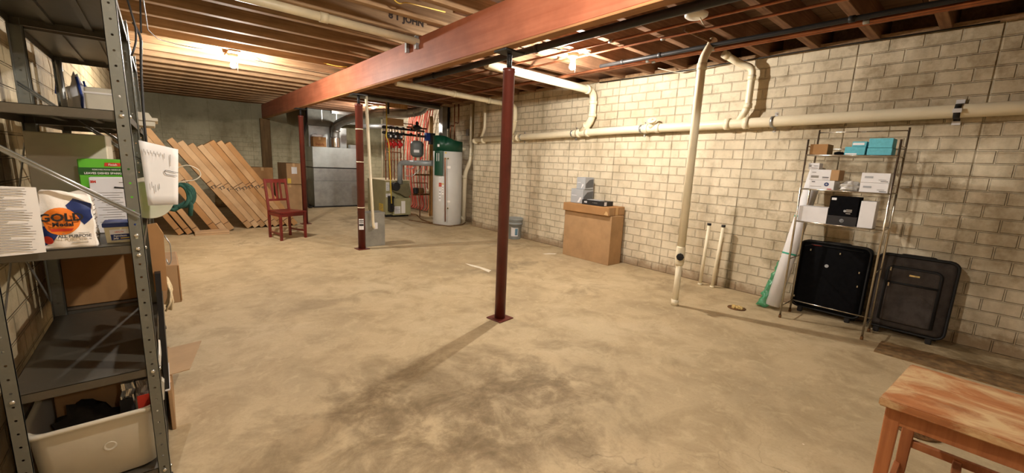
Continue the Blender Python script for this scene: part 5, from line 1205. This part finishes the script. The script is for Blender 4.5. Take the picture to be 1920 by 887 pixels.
tube(bm, [(.10, 2.86, 1.08), (.113, 2.86, 1.05), (.105, 2.86, .995)], .011, 7); tube(bm, [(-.02, 2.86, 1.045), (.04, 2.86, 1.03), (.095, 2.86, 1.07)], .012, 7)
obj('coils', bm, M_ROPE, RP, True)
# boards, mop and flap on the room side of the shelving
t = thing('cardboard_sheet', 'narrow brown cardboard sheet standing against the outside of the near shelving', 'cardboard', (-.03, 2.3, .77))
bm = BM(); prism(bm, [(-.058, .775), (-.018, .775), (-.012, 1.01), (-.030, 1.055), (-.058, 1.05)], 'Y', 2.16, 2.19); obj('sheet', bm, M_CARD2, t, True)
t = thing('cardboard_box', 'small brown cardboard box end poking out past the shelving above the mop', 'box', (.0, 2.9, .56))
bm = BM(); box(bm, -.065, .03, 2.64, 3.0, .575, .775, .003); obj('carton', bm, M_CARD, t, True)
bm = BM(); box(bm, .026, .032, 2.636, 3.004, .585, .77, .001); obj('open_flap', bm, M_CARD2, t, True)
bm = BM(); tube(bm, bend([(-.01, 2.2, 1.0), (.006, 2.2, .96), (.004, 2.2, .89), (-.006, 2.2, .87), (-.012, 2.2, .90)], .01), .0022, 6); tag(obj('wire_hook', bm, M_GALV), 'bent wire hook on the outside of the near shelving', 'hook')
t = thing('string_mop', 'pale string mop head beside the small brown box', 'mop', (-.02, 2.5, .6)); bm = BM()
for k in range(16):
    y = 2.44+.008*k; x = -.028+rnd.uniform(-.004, .004)
    tube(bm, [(x-.03, y, .745), (x+.008, y, .735), (x+.018+rnd.uniform(-.006, .006), y, .69), (x+.012+rnd.uniform(-.006, .008), y, .64), (x+rnd.uniform(-.01, .01), y, .60)], .0045, 6)
obj('yarn', bm, M_MOP, t, True)['kind'] = 'stuff'
bm = BM(); tube(bm, [(-.05, 2.46, .74), (-.05, 2.56, .74)], .012, 8); obj('head', bm, M_BLK, t, True)
t = thing('flat_folded_case', 'thin black folded frame leaning on the outside of the near shelving', 'frame', (-.03, 2.2, .4))
bm = BM(); prism(bm, [(-.062, .36), (-.046, .36), (-.034, .86), (-.052, .86)], 'Y', 2.12, 2.40); obj('board', bm, M_BLK, t, True)
bm = BM(); prism(bm, [(-.061, .352), (-.045, .352), (-.044, .3595), (-.060, .3595)], 'Y', 2.12, 2.40); obj('edge', bm, M_WHITE, t, True)
# cardboard box with open flap on the floor beyond the near unit
t = thing('cardboard_box', 'open cardboard box on the floor beside the shelving with a flap folded out', 'box', (-.02, 2.75, 0))
bm = BM(); box(bm, -.060, -.044, 2.42, 2.90, 0, .25, .002); obj('side', bm, M_CARD, t, True)
bm = BM(); prism(bm, [(-.052, .251), (-.052, .255), (.10, .262), (.10, .257)], 'Y', 2.50, 2.86)
for v in bm.verts:
    if v.co.x > 0 and v.co.y < 2.6: v.co.x -= .07
obj('flap', bm, M_CARD3, t, True)
# ---- tote on the bottom shelf with its load
TT = thing('storage_tote', 'big cream plastic storage tote on the bottom shelf', 'tote', (-.265, 2.4, .077))
bm = BM(); x0, x1, y0, y1, zb, zt = -.445, -.085, 2.045, 2.80, .077, .335
n_ = 4; V_o, V_i = [], []
def rr_ring(x0, x1, y0, y1, z, r=.05, n=5):
    out = []
    for cx, cy, a0 in ((x1-r, y1-r, 0), (x0+r, y1-r, 90), (x0+r, y0+r, 180), (x1-r, y0+r, 270)):
        for i in range(n+1): a = R(a0+90*i/n); out.append(bm.verts.new((cx+r*math.cos(a), cy+r*math.sin(a), z)))
    return out
prof = [(0.030, zb), (.018, zb+.01), (.006, zt-.03), (.004, zt-.012), (-.012, zt-.008), (-.012, zt+.006), (-.002, zt+.008), (.010, zt+.002), (.024, zb+.012)]
rs = [rr_ring(x0+i_, x1-i_, y0+i_, y1-i_, z) for i_, z in prof]
for a, b in zip(rs, rs[1:]):
    for i in range(len(a)): f = bm.faces.new((a[i], a[(i+1) % len(a)], b[(i+1) % len(b)], b[i])); f.smooth = True
bm.faces.new(rs[0][::-1]); bm.faces.new(rs[-1]); obj('tub', bm, M_TOTE, TT, True)
bm = BM(); lathe(bm, [(.010, 0), (.014, -.002), (.018, -.0035), (.020, 0)], (-.235, y0+.012, .215), 24, 'Y'); obj('moulded_ring', bm, M_TOTE, TT, True)
bm = BM(); prism(bm, [(x1-.001, .345), (x1+.020, .335), (x1+.026, .41), (x1+.018, .42), (x1+.012, .36)], 'Y', 2.08, 2.35); obj('corner_lid', bm, M_TOTE, TT, True)
carton('cardboard_box', 'brown cardboard box lying inside the cream storage tote', -.40, -.19, 2.30, 2.62, .095, .40, M_CARD2, tape=False)
lump('dark_cloth', 'dark crumpled cloth in the cream storage tote', 'cloth', (-.30, 2.18, .20), (.09, .08, .10), M_DARKSTUFF, 1.3, .2)
for i, (x, s, r, lab) in enumerate(((-.182, .018, .25, 'silver foil packet standing in the tote, left one'), (-.130, .016, .05, 'silver foil packet standing in the tote, right one'))):
    t = thing('foil_packet', lab, 'packet', (x, 2.16, .20)); bm = BM()
    box(bm, -.5, .5, -.5, .5, 0, 1); bmesh.ops.subdivide_edges(bm, edges=bm.edges[:], cuts=7, use_grid_fill=True)
    for v in bm.verts:
        c = v.co.copy(); v.co = Vector((c.x*.040+.003*math.sin(c.z*19+c.y*6)+r*.12*(c.z-.4)*.6, c.y*.030+.003*math.sin(c.z*23+c.x*7), c.z*.215))
    obj('packet', bm, M_FOIL if i == 0 else plain('foil_dull', s8(150, 140, 130), .3, .7, .2, 30), t)
    bm = BM(); box(bm, -.020, .020, -.0195, -.017, .06, .15); obj('print', bm, M_INK if i == 0 else M_REDP, t)
# black cables hanging beside the near uprights
cable('electric_cable', 'black cable hanging down the outside of the near shelving from its top', [(-.045, 2.98, 1.98), (-.02, 2.99, 1.92), (-.035, 3.0, 1.75), (-.045, 2.97, 1.5), (-.046, 2.965, 1.1)], .006, M_CABLE)
cable('electric_cable', 'thin dark cable bowing out from the top of the near shelving', [(-.05, 2.5, 1.98), (-.03, 2.5, 1.86), (-.035, 2.52, 1.80), (-.055, 2.5, 1.74)], .004, M_CABLE)
cable('electric_cable', 'blue cable on the left wall above the cream plastic box', [(-.50, 4.3, 2.3), (-.505, 4.25, 2.0), (-.50, 4.4, 1.85), (-.505, 4.3, 1.7)], .008, M_BLUE)
